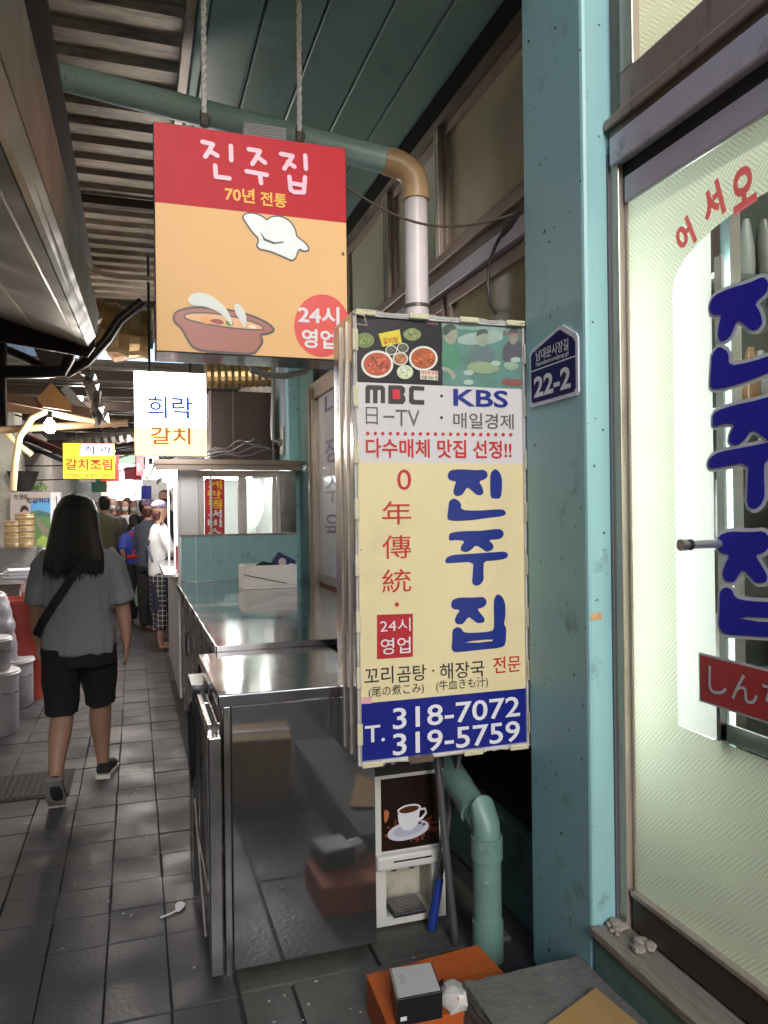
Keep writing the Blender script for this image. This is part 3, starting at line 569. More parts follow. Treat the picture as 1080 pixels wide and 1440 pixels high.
dish(168,300,94,(.45,.085,.04)); dish(437,266,84,(.42,.10,.03)); dish(303,268,45,(.40,.17,.08)); dish(330,345,48,(.60,.66,.42),(.55,.62,.42)); dish(250,218,34,(.08,.09,.05)); dish(317,205,34,(.09,.11,.06))
dish(95,160,55,(.16,.22,.06),(.20,.24,.14),.8); dish(372,126,52,(.22,.27,.10),(.26,.30,.16),.65)
patch(PY, ZP([(175,122),(298,97),(312,175),(198,198)]), flat('packet_yellow', (.66,.56,.03)), YS, .001)
text(PY, '갈비탕', (490+200/4.154,490+290/4.154,440+140/4.154,440+178/4.154), flat('sign_red_ink', (.50,.02,.025)), YS, bold=.02, lift=.0015, rot=.15)
patch(PY, ZP([(418,332),(522,340),(522,395),(418,388)]), flat('caption_white', (.7,.62,.5)), YS, .0014)
text(PY, '깨끗한 맛집', (490+422/4.154,490+518/4.154,440+337/4.154,440+358/4.154), flat('sign_red_ink', (.5,.02,.025)), YS, lift=.0018, bold=.02)
text(PY, '식품 있는 집', (490+424/4.154,490+518/4.154,440+366/4.154,440+386/4.154), flat('sign_black_ink', (.03,.03,.03)), YS, lift=.0018, bold=.02)
text(PY, 'KBS', (600,616,451,456), flat('sign_mauve_ink', (.30,.10,.14)), YS, lift=.0012, bold=.02)
# the cooking scene: people at a table as plain print
def pp(pts, col, l=.0008, nm='print'):
    col = tuple(round(c*.62+q*.38,3) for c,q in zip(col,(.13,.22,.19)))
    patch(PY, ZP(rounded(pts,1)), mat('pr%s'%str(col), col, .3, var=.35, scale=40), YS, l, nm)
pp([(640,130),(900,90),(900,175),(640,190)], (.45,.56,.50), .0005); pp([(545,45),(1018,75),(1018,110),(545,90)], (.33,.47,.44), .0005)
pp([(545,200),(575,165),(620,180),(655,230),(650,300),(600,330),(545,330)], (.06,.26,.14)); pp([(548,130),(570,80),(620,75),(640,120),(630,160),(600,190),(565,170)], (.40,.36,.26),.001); pp([(548,125),(556,70),(610,62),(636,95),(600,100),(570,135)], (.02,.02,.02),.0012)
pp([(545,310),(600,330),(630,370),(610,400),(590,350),(545,335)], (.45,.42,.30),.0012)
pp([(700,220),(740,185),(810,180),(850,220),(860,300),(700,300)], (.13,.17,.19)); pp([(745,130),(780,100),(820,120),(815,180),(780,200),(750,180)], (.40,.42,.33),.001); pp([(742,140),(755,100),(800,92),(822,120),(780,122)], (.05,.06,.05),.0012)
pp([(900,210),(930,165),(1000,160),(1018,190),(1018,290),(900,290)], (.09,.03,.08)); pp([(935,110),(970,95),(990,130),(985,170),(955,190),(935,160)], (.36,.28,.22),.001); pp([(930,130),(945,90),(985,88),(995,120),(960,118)], (.02,.02,.02),.0012)
pp([(690,300),(760,280),(870,300),(880,340),(800,360),(700,345)], (.36,.44,.24),.0014); pp([(905,290),(960,285),(1000,310),(960,340),(910,325)], (.40,.52,.36),.0014)
for cx,cy in ((700,405),(860,295),(700,350),(975,275)): pp(ellipse(cx,cy,30,16,14), (.55,.66,.60), .0016)
pp([(895,385),(1018,390),(1018,430),(895,420)], (.34,.03,.03), .001)
text(PY, '최고의 맛집', (708,735,464,472), flat('sign_mauve_ink', (.3,.1,.14)), YS, lift=.0016, bold=.015)
bk = flat('sign_black_ink', (.03,.03,.03)); gk = flat('sign_grey_ink', (.10,.11,.11)); bi = flat('sign_blue_ink', (.015,.03,.22), .3); ri = flat('sign_red_ink', (.5,.02,.025))
# three broadcasters
def rects(lst, m_, nm='lettering', lift=.0015): 
    for r in lst: patch(PY, ZP([(r[0],r[1]),(r[2],r[1]+ (r[2]-r[0])*.035),(r[2],r[3]+(r[2]-r[0])*.02),(r[0],r[3])]), m_, YS, lift, nm)
mb = MB()
def slab_px(mb, pts, l=.0015): mb.poly([PY.px(x,y,l) for x,y in ZP(pts)])
slab_px(mb, [(98,435),(108,421),(200,424),(213,440),(213,528),(188,527),(188,452),(170,450),(169,527),(143,527),(143,450),(126,449),(125,527),(98,527)])
mb.build('lettering', bk, YS); mb2 = MB(); slab_px(mb2, [(232,422),(312,425),(330,440),(330,465),(320,476),(332,490),(332,515),(318,533),(232,531)])
mb2.build('lettering', bk, YS); mb2 = MB(); slab_px(mb2, [(368,426),(442,430),(442,455),(385,452),(380,460),(380,500),(386,508),(442,510),(442,537),(368,534),(353,520),(353,440)])
mb2.build('lettering', bk, YS)
patch(PY, ZP([(257,447),(300,449),(302,505),(257,504)]), flat('logo_red', (.62,.02,.04)), YS, .0022)
text(PY, 'KBS', (637,714,546.5,571), bi, YS, bold=.02)
text(PY, '日', (514,531,572,597), gk, YS, bold=-.005); text(PY, 'TV', (556,590,576,599), gk, YS, bold=.0); rects([(203,600,268,612)], gk)
for (x,y) in ((543,486),(543,612)): patch(PY, ZP(ellipse(x,y,9,9,14)), bk, YS, .0015, 'lettering')
text(PY, '매일경제', (637,722,580,602), gk, YS, bold=.008)
mb = MB()
for k in range(20):
    x = 517+k*(718-517)/19; mb.poly([PY.px(a,b,.0015) for a,b in ellipse(x, 609.5+.1*k, 2.5, 2.6, 12)])
mb.build('dotted_line', ri, YS)
text(PY, '다수매체 맛집 선정!!', (514,719,616,643), ri, YS, bold=.018)
text(PY, '0', (558,578,660,689), ri, YS); 
for c,y in (('年',705),('傳',753),('統',801)): text(PY, c, (537,578,y,y+33), ri, YS, bold=.0)
patch(PY, ellipse(558,850,3,3.2,14), ri, YS, .0015, 'lettering')
patch(PY, [(530,864.5),(580.5,863),(580.5,923.5),(530,927)], flat('box_red', (.42,.015,.025)), YS, .001)
text(PY, '24시', (534,577,871,890), whv, YS, bold=-.002, lift=.002); text(PY, '영업', (535,577,898,921), whv, YS, bold=.004, lift=.002)
for ch in 'abc':
    for i,p in enumerate(BRUSH[ch]):
        q = [(600+x/4.8, 640+y/4.8) for x,y in rounded(p,1)]
        patch(PY, q, bi, YS, .0015, 'lettering', [(600+x/4.8, 640+y/4.8) for x,y in BHOLE] if ch == 'c' and i == 1 else None)
text(PY, '꼬리', (512,553,939,964), bk, YS, bold=.006); text(PY, '곰탕', (558,599,937,960), bk, YS, bold=.006); patch(PY, ellipse(609,943,1.5,1.6,10), bk, YS, .0015, 'lettering')
text(PY, '해장국', (618,681,933,956), bk, YS, bold=.006); text(PY, '전문', (693,732,924,947), ri, YS, bold=.006)
text(PY, '(尾の煮こみ)', (518,596,966,983), bk, YS, bold=.004); text(PY, '(牛血きも汁)', (613,686,957,974), bk, YS, bold=.004)
text(PY, 'T.', (513,541,1021,1045), whv, YS, bold=.012); text(PY, '318-7072', (552,731,996,1026), whv, YS, bold=.012); text(PY, '319-5759', (552,731,1032,1063), whv, YS, bold=.012)
patch(PY, [(504,981),(522,980),(522,989),(504,990)], flat('sticker_pink', (.7,.35,.4)), YS, .002, 'sticker')
# small light modules and their wire round the edge
led = mat('led_module', (.62,.58,.44), .4, var=.15, dirt=(.25,.2,.1), dscale=30, damt=.5)
eye = flat('led_eye', (.7,.62,.3), .2)
def module(cx, cz, vert):
    hx, hz = (.009,.034) if vert else (.034,.009)
    o = MB().box(cx-hx,cx+hx,2.279,2.2895,cz-hz,cz+hz).build('light_module', led, YS, bevel=.003)
    for t_ in (-.62,0,.62):
        x_, z_ = (cx, cz+t_*hz) if vert else (cx+t_*hx, cz)
        MB().lathe((0,0,0),[(.0035,0)],6)
        MB().box(x_-.0038,x_+.0038,2.2775,2.2792,z_-.0038,z_+.0038).build('led', eye, o)
for px_,py_ in ((512,440),(587,444),(657,449),(722,456)): p = PY.px(px_,py_); module(p.x, yz1-.006, False)
for px_,py_ in ((522,1072),(663,1056),(727,1048)): p = PY.px(px_,py_); module(p.x, yz0+.004, False)
for k in range(8):
    p = PY.px(497,479+k*79); module(yx0+.004, p.z, True)
    p = PY.px(742,500+k*73.5); module(yx1-.006, p.z, True)
wir = flat('pale_wire', (.5,.45,.35))
def wob(a, b, n, amp, off=(0,0,0)):
    a = Vector(a); b = Vector(b); return [a.lerp(b,i/n)+Vector((random.uniform(-amp,amp),-abs(random.gauss(0,amp*.5)),random.uniform(-amp,amp))) for i in range(n+1)]
for a,b in (((yx0+.006,2.281,yz1),(yx0+.006,2.281,yz0)),((yx1-.006,2.281,yz1-.02),(yx1-.006,2.281,yz0)),((yx0,2.281,yz1-.004),(yx1,2.281,yz1-.004)),((yx0,2.281,yz0+.006),(yx1,2.281,yz0+.006))):
    MB().tube(wob(a,b,30,.0035), .0018, 5).build('wire', wir, YS)
MB().tube([(yx0,2.285,yz1-.01),(yx0+.03,2.27,yz1-.02),(yx0+.04,2.272,yz1-.05),(yx0+.01,2.28,yz1-.045)], .002, 6).build('wire', wir, YS)
MB().box(.82,.90,2.27,2.2895,yz0-.004,yz0+.016).build('tape', mat('brown_tape', (.12,.09,.07), .3), YS)
# cables behind the sign top
cb = mat('black_cable', (.02,.018,.016), .5)
cab = thing('cable', 'thin grey-brown cable drooping from hanging sign to window post', 'cable', (1.3,2.6,2.5))
p0 = onY(486,262,2.95); p1 = onX(735,298,1.28)
MB().tube([p0.lerp(p1,i/14)+Vector((0,0,-.10*math.sin(math.pi*i/14))) for i in range(15)], .005, 6).build('wire', mat('greybrown_cable', (.10,.08,.06), .6), cab)
cab2 = thing('cable', 'knotted black cable hanging from window post above the tall sign', 'cable', (1.3,2.5,2.4))
q = [onX(732,296,1.24),onX(722,310,1.23),onX(708,325,1.22),onX(697,345,1.21),onX(688,370,1.20),onX(686,400,1.20),onX(690,430,1.20),onX(697,441,1.20)]
MB().tube(q, .006, 7).build('wire', cb, cab2); MB().tube([onX(728,300,1.235),onX(715,318,1.22),onX(705,332,1.21)], [.01,.014,.008], 7).build('tape', cb, cab2)
# ------------------------------------------------------------------ address plate
AP = thing('address_plate', 'dark blue pentagonal street number plate on the teal pillar', 'sign', (1.25,2.09,1.95))
PA = Plane('X', 1.245)
pent = [(-2.228,1.858),(-1.958,1.858),(-1.948,1.868),(-1.948,2.028),(-1.958,2.042),(-2.030,2.083),(-2.045,2.083),(-2.226,2.045),(-2.236,2.036),(-2.236,1.868)]
MB().slab([Vector((1.243,-u,v)) for u,v in pent], (.006,0,0)).build('plate', flat('plate_white', (.66,.66,.74), .3), AP)
P2 = Plane('X', 1.243); cu_, cv_ = -2.092,1.965
nav = flat('plate_navy', (.014,.012,.10), .6, spec=.15)
inn = [(u+( .012 if u<cu_ else -.012), v+(.012 if v<cv_ else -.012)) for u,v in pent]
MB().poly([P2.pt(u,v,.0012) for u,v in inn]).build('plate_field', nav, AP)
MB().poly([P2.pt(u,v,.0018) for u,v in [(-2.224,1.972),(-1.960,1.972),(-1.960,1.976),(-2.224,1.976)]]).build('plate_line', whv, AP)
text(P2, '남대문시장길', None, whv, AP, metric=(-2.190,-1.995,2.036,2.001), bold=.012, lift=.002); text(P2, 'Namdaemunsijang-gil', None, whv, AP, metric=(-2.190,-1.995,1.998,1.980), bold=.012, lift=.002)
text(P2, '22-2', None, whv, AP, metric=(-2.205,-1.985,1.952,1.885), bold=.03, lift=.002)
stk = MB().quad(*[onY(x,y,1.9185) for x,y in ((829,872),(846,872),(846,861),(834,862))]).build('sticker', mat('sticker_print', (.6,.3,.15), .4, var=.8, scale=90), None)
tag(stk, 'tiny torn orange and white sticker on the teal pillar edge', 'sticker')
# ------------------------------------------------------------------ coffee machine
CM = thing('coffee_machine', 'white coffee vending machine with a cup picture under the tall sign', 'coffee machine', (.93,2.64,0))
cmw = mat('machine_white', (.58,.58,.555), .35, var=.05, dirt=(.35,.33,.28), dscale=7, damt=.4, dlo=.58)
cx0,cx1 = .806,1.085
MB().box(cx0-.004,cx1,2.785,3.02,.03,.69).build('cabinet', mat('machine_side_grey', (.30,.29,.27), .4, var=.1), CM, bevel=.006)
MB().box(cx0-.002,cx0+.012,2.676,2.784,.03,.69).build('door_edge', darkst, CM); MB().box(cx1-.012,cx1,2.661,2.784,.012,.69).build('door_edge', cmw, CM, bevel=.003); MB().box(cx0,cx0+.012,2.661,2.675,.012,.69).build('door_edge', cmw, CM)
# moulded front with a cup recess: a ring of slabs round the hole
fz0,fz1 = .012,.56
rx0,rx1,rz0,rz1 = .852,1.030,.045,.215
for b_ in ((cx0,rx0,fz0,fz1),(rx1,cx1,fz0,fz1),(rx0,rx1,fz0,rz0),(rx0,rx1,rz1,fz1)):
    MB().box(b_[0],b_[1],2.635,2.66,b_[2],b_[3]).build('front_panel', cmw, CM)
MB().box(cx0,cx1,2.632,2.659,.5605,.69).build('top_panel', mat('machine_black', (.03,.028,.026), .3), CM, bevel=.003)
rcm = mat('shaded_recess_cream', (.42,.40,.34), .5, var=.2, dirt=(.10,.08,.04), dscale=14, damt=.7)  # cream darkened and top near black, painting in the recess's shade
MB().box(rx0-.004,rx1+.004,2.765,2.78,rz0,rz1).build('recess_back', rcm, CM); MB().box(rx0-.006,rx1+.006,2.66,2.765,rz0-.012,rz0-.002).build('recess_floor', rcm, CM)
MB().box(rx0-.012,rx0-.001,2.66,2.765,rz0,rz1).build('recess_side', rcm, CM); MB().box(rx1+.001,rx1+.012,2.66,2.765,rz0,rz1).build('recess_side', rcm, CM); MB().box(rx0-.012,rx1+.012,2.66,2.765,rz1+.001,rz1+.02).build('recess_top', mat('recess_shade_dark', (.05,.05,.05), .5), CM)
MB().box(cx0+.004,cx1-.004,2.607,2.634,.222,.279).build('front_ledge', cmw, CM, bevel=.012)
MB().box(rx0+.02,rx1-.03,2.612,2.735,rz0+.002,rz0+.016).build('drip_tray', darkst, CM, bevel=.003)
for k in range(12): MB().box(rx0+.027,rx1-.037,2.618+.0095*k,2.622+.0095*k,rz0+.0165,rz0+.020).build('tray_bar', steel, CM)
for x in (.90,.97): MB().tube([(x,2.69,rz1),(x,2.69,rz1-.03)],.012,10).build('nozzle', black, CM)
MB().box(.872,1.02,2.6055,2.608,.252,.258).build('slot', mat('chrome', (.75,.76,.78), .15, metal=1), CM)
PC = Plane('Y', 2.6335)
px0,px1,pz0,pz1 = .836,1.062,.285,.548
MB().quad((px0,2.6335,pz0),(px1,2.6335,pz0),(px1,2.6335,pz1),(px0,2.6335,pz1)).build('picture', mat('picture_dark', (.016,.008,.006), .2, var=.3), CM)
def cp(pts, col, l, nm='picture_print', rd=1): MB().poly([PC.pt(u,v,l) for u,v in rounded(pts,rd)]).build(nm, mat('cp%s'%str(col), col, .3, var=.12), CM)
for i in range(46):
    a = random.uniform(0,6.28); r_ = random.uniform(.05,.115); bx_, bz_ = .955+r_*math.cos(a), .355+r_*.42*math.sin(a)
    if px0+.01 < bx_ < px1-.01 and pz0+.01 < bz_: cp(ellipse(bx_,bz_,.008,.0055,8,a), (.10+.1*random.random()//.05*.05,.03,.015), .0006+.00001*i, 'bean', 0)
cp(ellipse(.940,.350,.082,.034,26,.10), (.55,.56,.66), .0012, rd=0); cp(ellipse(.940,.352,.060,.022,24,.1), (.40,.42,.54), .0016, rd=0)
cp([(.898,.425),(.903,.375),(.925,.350),(.955,.350),(.978,.372),(.988,.432)], (.66,.67,.74), .002)
cp(ellipse(.943,.428,.046,.017,24,.06), (.72,.72,.78), .0024, rd=0); cp(ellipse(.943,.427,.039,.0125,24,.06), (.07,.025,.01), .0028, rd=0)
mb = MB(); mb.tube([PC.pt(.984,.422,.002),PC.pt(1.006,.422,.002),PC.pt(1.010,.405,.002),PC.pt(.992,.388,.002),PC.pt(.978,.385,.002)],(.004),6); mb.build('cup_handle_print', mat('cp_handle', (.66,.67,.74), .3), CM)
cp([(.846,.44),(.868,.43),(.862,.40),(.848,.385)], (.40,.14,.06), .0014); cp(ellipse(.985,.372,.007,.005,10), (.05,.02,.015), .003, rd=0); cp(ellipse(1.0,.365,.007,.005,10), (.05,.02,.015), .0031, rd=0)
for k,(x,z,r_) in enumerate(((.845,.605,.008),(.882,.607,.009),(.918,.612,.006),(.950,.618,.008),(.958,.628,.008))): MB().tube([(x,2.626,z),(x,2.633,z)],r_,12).build('button', mat('button_pale', (.45,.40,.36), .4), CM)
MB().box(.80,.822,2.70,2.99,0,.03).build('foot', black, CM); MB().box(1.06,1.082,2.70,2.99,0,.03).build('foot', black, CM)
# poles leaning by the machine
PO = thing('metal_pole', 'grey metal pole leaning upright in front of the coffee machine', 'pole', (1.07,2.5,0))
MB().tube([onY(614,1062,2.52), onZ(641,1328,0)], .0135, 12).build('shaft', mat('grey_pole', (.16,.16,.17), .35, metal=.6), PO)
PO2 = thing('broom_handle', 'grey pole with blue plastic grip beside the coffee machine', 'broom', (1.06,2.56,0))
a_ = onY(646,1062,2.60); b_ = onZ(606,1312,.0)
MB().tube([a_, a_.lerp(b_,.70)], .011, 12).build('shaft', mat('grey_pole', (.16,.16,.17), .35, metal=.6), PO2)
MB().tube([a_.lerp(b_,.70), a_.lerp(b_,.98)], [.015,.017], 12).build('grip', mat('blue_plastic', (.012,.035,.22), .35), PO2)
# ------------------------------------------------------------------ near steel cabinet
SC = thing('steel_cabinet', 'low stainless steel cabinet with mirror-like end panel left of the coffee machine', 'cabinet', (.5,2.9,0))
MB().box(.288,.775,2.505,2.520,.035,.895).build('end_panel', mirror, SC, bevel=.003)
MB().box(.262,.286,2.503,2.53,.02,.895).build('corner_post', steel, SC, bevel=.003)
MB().box(.30,.77,2.521,3.24,.05,.89).build('body', darkst, SC)
MB().box(.245,.80,2.495,3.262,.896,.936).build('top', topst, SC, bevel=.005)
dr = MB().box(.214,.256,2.500,2.545,.03,.80).build('door', steel, SC, bevel=.004)
MB().box(.220,.250,2.546,2.98,.05,.795).build('door_panel', darkst, dr, bevel=.003); MB().box(.214,.256,2.981,3.02,.03,.80).build('door_post', steel, dr, bevel=.004)
MB().box(.214,.232,2.546,2.98,.796,.835).build('door_rail', steel, dr, bevel=.003); MB().box(.246,.258,2.546,2.98,.796,.835).build('door_rail', steel, dr, bevel=.003)
MB().box(.208,.2138,2.52,3.0,.30,.305).build('trim', champ, dr); MB().bar((.208,2.62,.10),(.205,3.02,.42),.006,.012).build('trim', champ, dr)
hl = [(.20,3.07,.72)]+[(.20,3.07+.07*math.sin(t_),.62+.16*math.cos(t_)) for t_ in [i*math.pi*2/20 for i in range(21)]]
MB().tube(hl[1:], .009, 8, cap=False).build('handle_loop', darkst, SC); MB().box(.20,.262,3.02,3.24,.05,.86).build('side_panel', darkst, SC)
# papers, mats in the gap between cabinet and sign
for i,(x,y,c) in enumerate(((.86,3.05,(.05,.08,.03)),(.90,3.12,(.02,.02,.02)),(.92,3.0,(.30,.22,.12)))):
    mb = MB().tube([(x-.05,y,.93+.012*i),(x,y+.02,.95+.01*i),(x+.06,y-.01,.93+.012*i)],[.022,.035,.02],8)
    tag(mb.build('kitchen_rag', mat('rag%d'%i, c, .9, var=.4, scale=25, bump=.6), None), ['dark green','black','tan'][i]+' crumpled rag beside the steel cabinet top', 'rag')
# ------------------------------------------------------------------ long steel counter
LC = thing('steel_counter', 'long stainless steel counter running back to the food kiosk', 'counter', (.8,4.9,0))
MB().box(.318,1.325,3.275,6.48,.930,.962).build('top', topst, LC, bevel=.004)
MB().box(.312,.3175,3.275,6.48,.925,.968).build('edge_strip', steel, LC, bevel=.002)
gp = mat('grey_panel', (.16,.155,.15), .35, metal=.6, var=.2, dirt=(.06,.05,.045), dscale=4, damt=.6, rvar=.1)
ys = [3.28,3.80,4.34,4.90,5.45,6.0,6.47]
for a,b in zip(ys, ys[1:]):
    MB().box(.345,.36,a+.012,b-.012,.10,.90).build('front_panel', gp, LC, bevel=.003); MB().box(.335,.365,a-.011,a+.011,.02,.929).build('post', steel, LC, bevel=.002)
MB().box(.366,1.30,3.29,6.46,.05,.925).build('body', darkst, LC); MB().box(.36,.40,3.29,6.46,.0,.05).build('plinth', black, LC)
for y in (4.25,5.36): MB().tube([(.34,y,.55),(.322,y,.57),(.322,y,.70),(.34,y,.72)],.006,8).build('handle', darkst, LC)
# foam box
p = onZ(345,832,.962); q_ = onZ(418,830,.962)
FB = thing('foam_box', 'small white foam box on the far end of the steel counter', 'box', (1.1,5.85,.962))
foam = mat('white_foam', (.82,.79,.76), .7, var=.06, bump=.1, bscale=90)
x0,x1,y0,y1,z0,z1 = p.x,q_.x,5.62,5.92,.964,1.135
x0,x1 = onY(343,832,5.62).x, onY(418,830,5.62).x
MB().box(x0,x1,y0,y1,z0,z0+.02).build('base', foam, FB)
for b_ in ((x0,x1,y0,y0+.025),(x0,x1,y1-.025,y1),(x0,x0+.025,y0+.025,y1-.025),(x1-.025,x1,y0+.025,y1-.025)): MB().box(*b_,z0+.02,z1).build('side', foam, FB, bevel=.006)
MB().tube([(x0-.002,y0-.003,z0+.11),((x0+x1)/2,y0-.004,z0+.06),(x1*.8+x0*.2,y0-.003,z0+.035)],.003,5).build('string', cb, FB)
pk = MB().slab([onY(x,y,5.80) for x,y in ((378,797),(392,776),(416,788),(416,800),(400,806))], (0,.05,.0)).build('snack_packet', mat('navy_packet', (.03,.035,.13), .3, var=.3, scale=20), None, bevel=.006)
tag(pk, 'crumpled navy blue packet lying in the white foam box', 'packet')
MB().poly([onY(x,y,5.798) for x,y in ellipse(397,790,5.5,5.5,16)]).build('packet_mark', flat('packet_white', (.6,.5,.55)), pk)
bl_ = MB().tube([onY(362,800,5.78),onY(370,797,5.78),onY(384,798,5.80)],[.035,.045,.03],10).build('black_pouch', black, None); tag(bl_, 'small black pouch in the white foam box', 'pouch')
# ------------------------------------------------------------------ food kiosk
K = thing('food_kiosk', 'small aluminium food kiosk with teal lower boards and lit sliding window', 'kiosk', (.8,7.5,0))
alum = mat('kiosk_aluminium', (.60,.57,.55), .4, metal=.1, var=.1, dirt=(.2,.15,.12), dscale=5, damt=.5)
lampm = mat('kiosk_lamp', (1,.97,.95), .5, var=0, emit=45)
wbl = flat('kiosk_white', (.78,.78,.80), .5)
MB().box(.15,1.36,6.36,8.9,1.925,1.968).build('roof', mat('brown_roof', (.20,.155,.125), .5, var=.2), K, bevel=.006); MB().box(.16,1.35,6.37,6.40,1.885,1.924).build('roof_edge', mat('brown_roof', (.2,.155,.125), .5), K)
bx_ = [.356+(1.325-.356)*i/8 for i in range(9)]
for a,b in zip(bx_,bx_[1:]): MB().box(a+.001,b-.001,6.50,6.52,.965,1.338).build('lower_board', teal, K, bevel=.003)
MB().box(.345,1.33,6.495,6.53,1.338,1.352).build('window_ledge', brown, K)
MB().box(.356,.50,6.50,6.54,1.353,1.885).build('corner_post', wbl, K, bevel=.004); MB().box(1.19,1.325,6.50,6.54,1.353,1.885).build('steel_panel', steel, K, bevel=.004)
kw = MB().box(.50,1.19,6.49,6.545,1.83,1.884).build('window', alum, K, bevel=.004)
for a,b in ((.501,.545),(.595,.615),(.83,.875),(.87,.90),(1.12,1.155),(1.16,1.189)): MB().box(a,b,6.485,6.54,1.353,1.829).build('frame', alum, kw, bevel=.004)
MB().box(.615,.83,6.515,6.52,1.353,1.829).build('pane', glass, kw); MB().box(.90,1.12,6.525,6.53,1.353,1.829).build('pane', glass, kw)
MB().poly([(.905,6.534,1.355),(1.0,6.534,1.42),(1.05,6.534,1.55),(1.06,6.534,1.70),(1.02,6.534,1.815),(.905,6.534,1.815)]).build('curtain', wf, kw)
PK = Plane('Y', 6.508)
bn = MB().quad(*[onY(x,y,6.508) for x,y in ((288,757),(316,756),(315.5,673),(288,672))]).build('banner', flat('banner_red', (.55,.02,.03), .4), kw)
yv = flat('banner_yellow', (.85,.55,.03)); 
for i,c in enumerate('계란찜써비스'): text(PK, c, (292,312,676+13.4*i,688+13.4*i), yv if i < 3 else whv, kw, bold=.025)
MB().box(.40,1.31,8.6,8.64,.96,1.92).build('back_wall', wbl, K); MB().box(1.29,1.325,6.55,8.6,.96,1.92).build('inner_wall', wbl, K)
MB().box(.335,.355,6.50,6.56,.0,1.885).build('side_post', wbl, K, bevel=.003); MB().box(.335,.355,8.55,8.62,.0,1.92).build('side_post', wbl, K, bevel=.003)
MB().box(.335,.352,6.561,8.549,.0,1.0).build('side_panel', mat('side_white_metal', (.45,.44,.45), .4, metal=.3, var=.12, dirt=(.15,.12,.1), dscale=3, damt=.6), K)
MB().box(.22,.40,6.52,8.6,1.001,1.03).build('serving_ledge', steel, K, bevel=.003); MB().box(.40,1.29,6.55,8.6,.93,.96).build('inner_counter', steel, K)
for y in (6.9,7.7): MB().tube([(.62,y,1.88),(1.12,y,1.88)],.018,10).build('lamp', lampm, K)
MB().tube([(.30,6.75,1.885),(.30,8.3,1.885)],.02,10).build('lamp', lampm, K)
MB().box(.338,.350,6.561,8.549,1.78,1.92).build('fascia', wbl, K)
MB().box(.3365,.3515,6.60,6.95,1.04,1.25).build('notice', flat('notice_red', (.5,.06,.06)), K)
# dark extract hood and duct above the kiosk
EH = thing('extract_hood', 'dark brown sheet metal box above the kiosk roof', 'extractor', (.9,7.2,2.0))
hm = mat('greasy_brown_metal', (.060,.042,.040), .4, metal=.5, var=.35, dirt=(.12,.08,.06), dscale=4, damt=.5)
MB().box(.66,1.24,7.15,7.7,1.99,2.66).build('box', hm, EH, bevel=.006); MB().box(.665,.675,7.14,7.149,1.99,2.66).build('seam', brown, EH); MB().box(.87,.88,7.14,7.149,1.99,2.66).build('seam', brown2, EH)
gold = mat('foil_duct', (.45,.30,.14), .32, metal=.8, var=.35, scale=8, dirt=(.05,.03,.02), dscale=6, damt=.8)
def duct(name, label, pts, r, m, n=18, ridge=.03):
    o = thing(name, label, 'duct', pts[0]); P=[]; R_=[]
    P0=[Vector(p) for p in pts]
    for i in range(len(P0)-1):
        L=(P0[i+1]-P0[i]).length; k=max(2,int(L/ridge))
        for j in range(k): P.append(P0[i].lerp(P0[i+1],j/k)); R_.append(r*(1.0 if (len(R_)%2) else .90))
    mb=MB().tube(P,R_,n); mb.build('hose', m, o, smooth=False); return o
duct('foil_duct','gold brown ribbed duct lying on the dark extract hood',[(.62,7.0,2.78),(.95,7.0,2.80),(1.25,7.0,2.82)],.13,gold)
hz = thing('grey_hose', 'grey ribbed hose sagging under the hanging sign', 'hose', (.8,5.5,2.5))
MB().tube([onY(352,519,5.0),onY(375,527,5.0),onY(400,529,5.2),onY(425,524,5.4),onY(440,513,5.5)], .022, 10).build('hose', mat('grey_hose', (.30,.29,.30), .6, bump=.5, bscale=100), hz)
PB = thing('pipe_bundle', 'rusty grey and lilac water pipes running down beside the kiosk roof', 'pipes', (1.2,6.7,1.97))
gpm = mat('galvanised', (.28,.26,.26), .4, metal=.6, var=.3); lil = mat('lilac_pipe', (.36,.32,.40), .4, var=.15, dirt=(.1,.07,.06), dscale=9, damt=.5)
Y_=6.75
MB().tube([onY(385,515,Y_),onY(383,600,Y_),onY(384,618,Y_),onY(392,622,Y_)],.018,8).build('pipe', gpm, PB); MB().tube([onY(401,515,Y_),onY(401,600,Y_)],.036,12).build('pipe', lil, PB); MB().tube([onY(399,600,Y_),onY(398,640,Y_)],.03,10).build('pipe', gpm, PB)
MB().tube([onY(391,622,Y_),onY(396,622,Y_)],.034,10).build('joint', gpm, PB); MB().obox(onY(408,622,Y_+.05),(.10,.08,.22)).build('meter_box', black, PB, bevel=.008)
jr = random.Random(4)
for i in range(4):
    w_ = thing('loose_wire', ['lowest','second','third','topmost'][i]+' of the grey wires lying loose on the kiosk roof', 'wire', (.6,6.5,1.97))
    a_ = onY(232+14*i,652-3*i,6.46+.1*i); e_ = onY(388-10*i,636-6*i,6.7)
    MB().tube([a_.lerp(e_,k/12)+Vector((0,jr.uniform(-.03,.03),.02*math.sin(k*1.3+i)+.012)) for k in range(13)],.006+.002*(i%2),6).build('strand', gpm, w_)
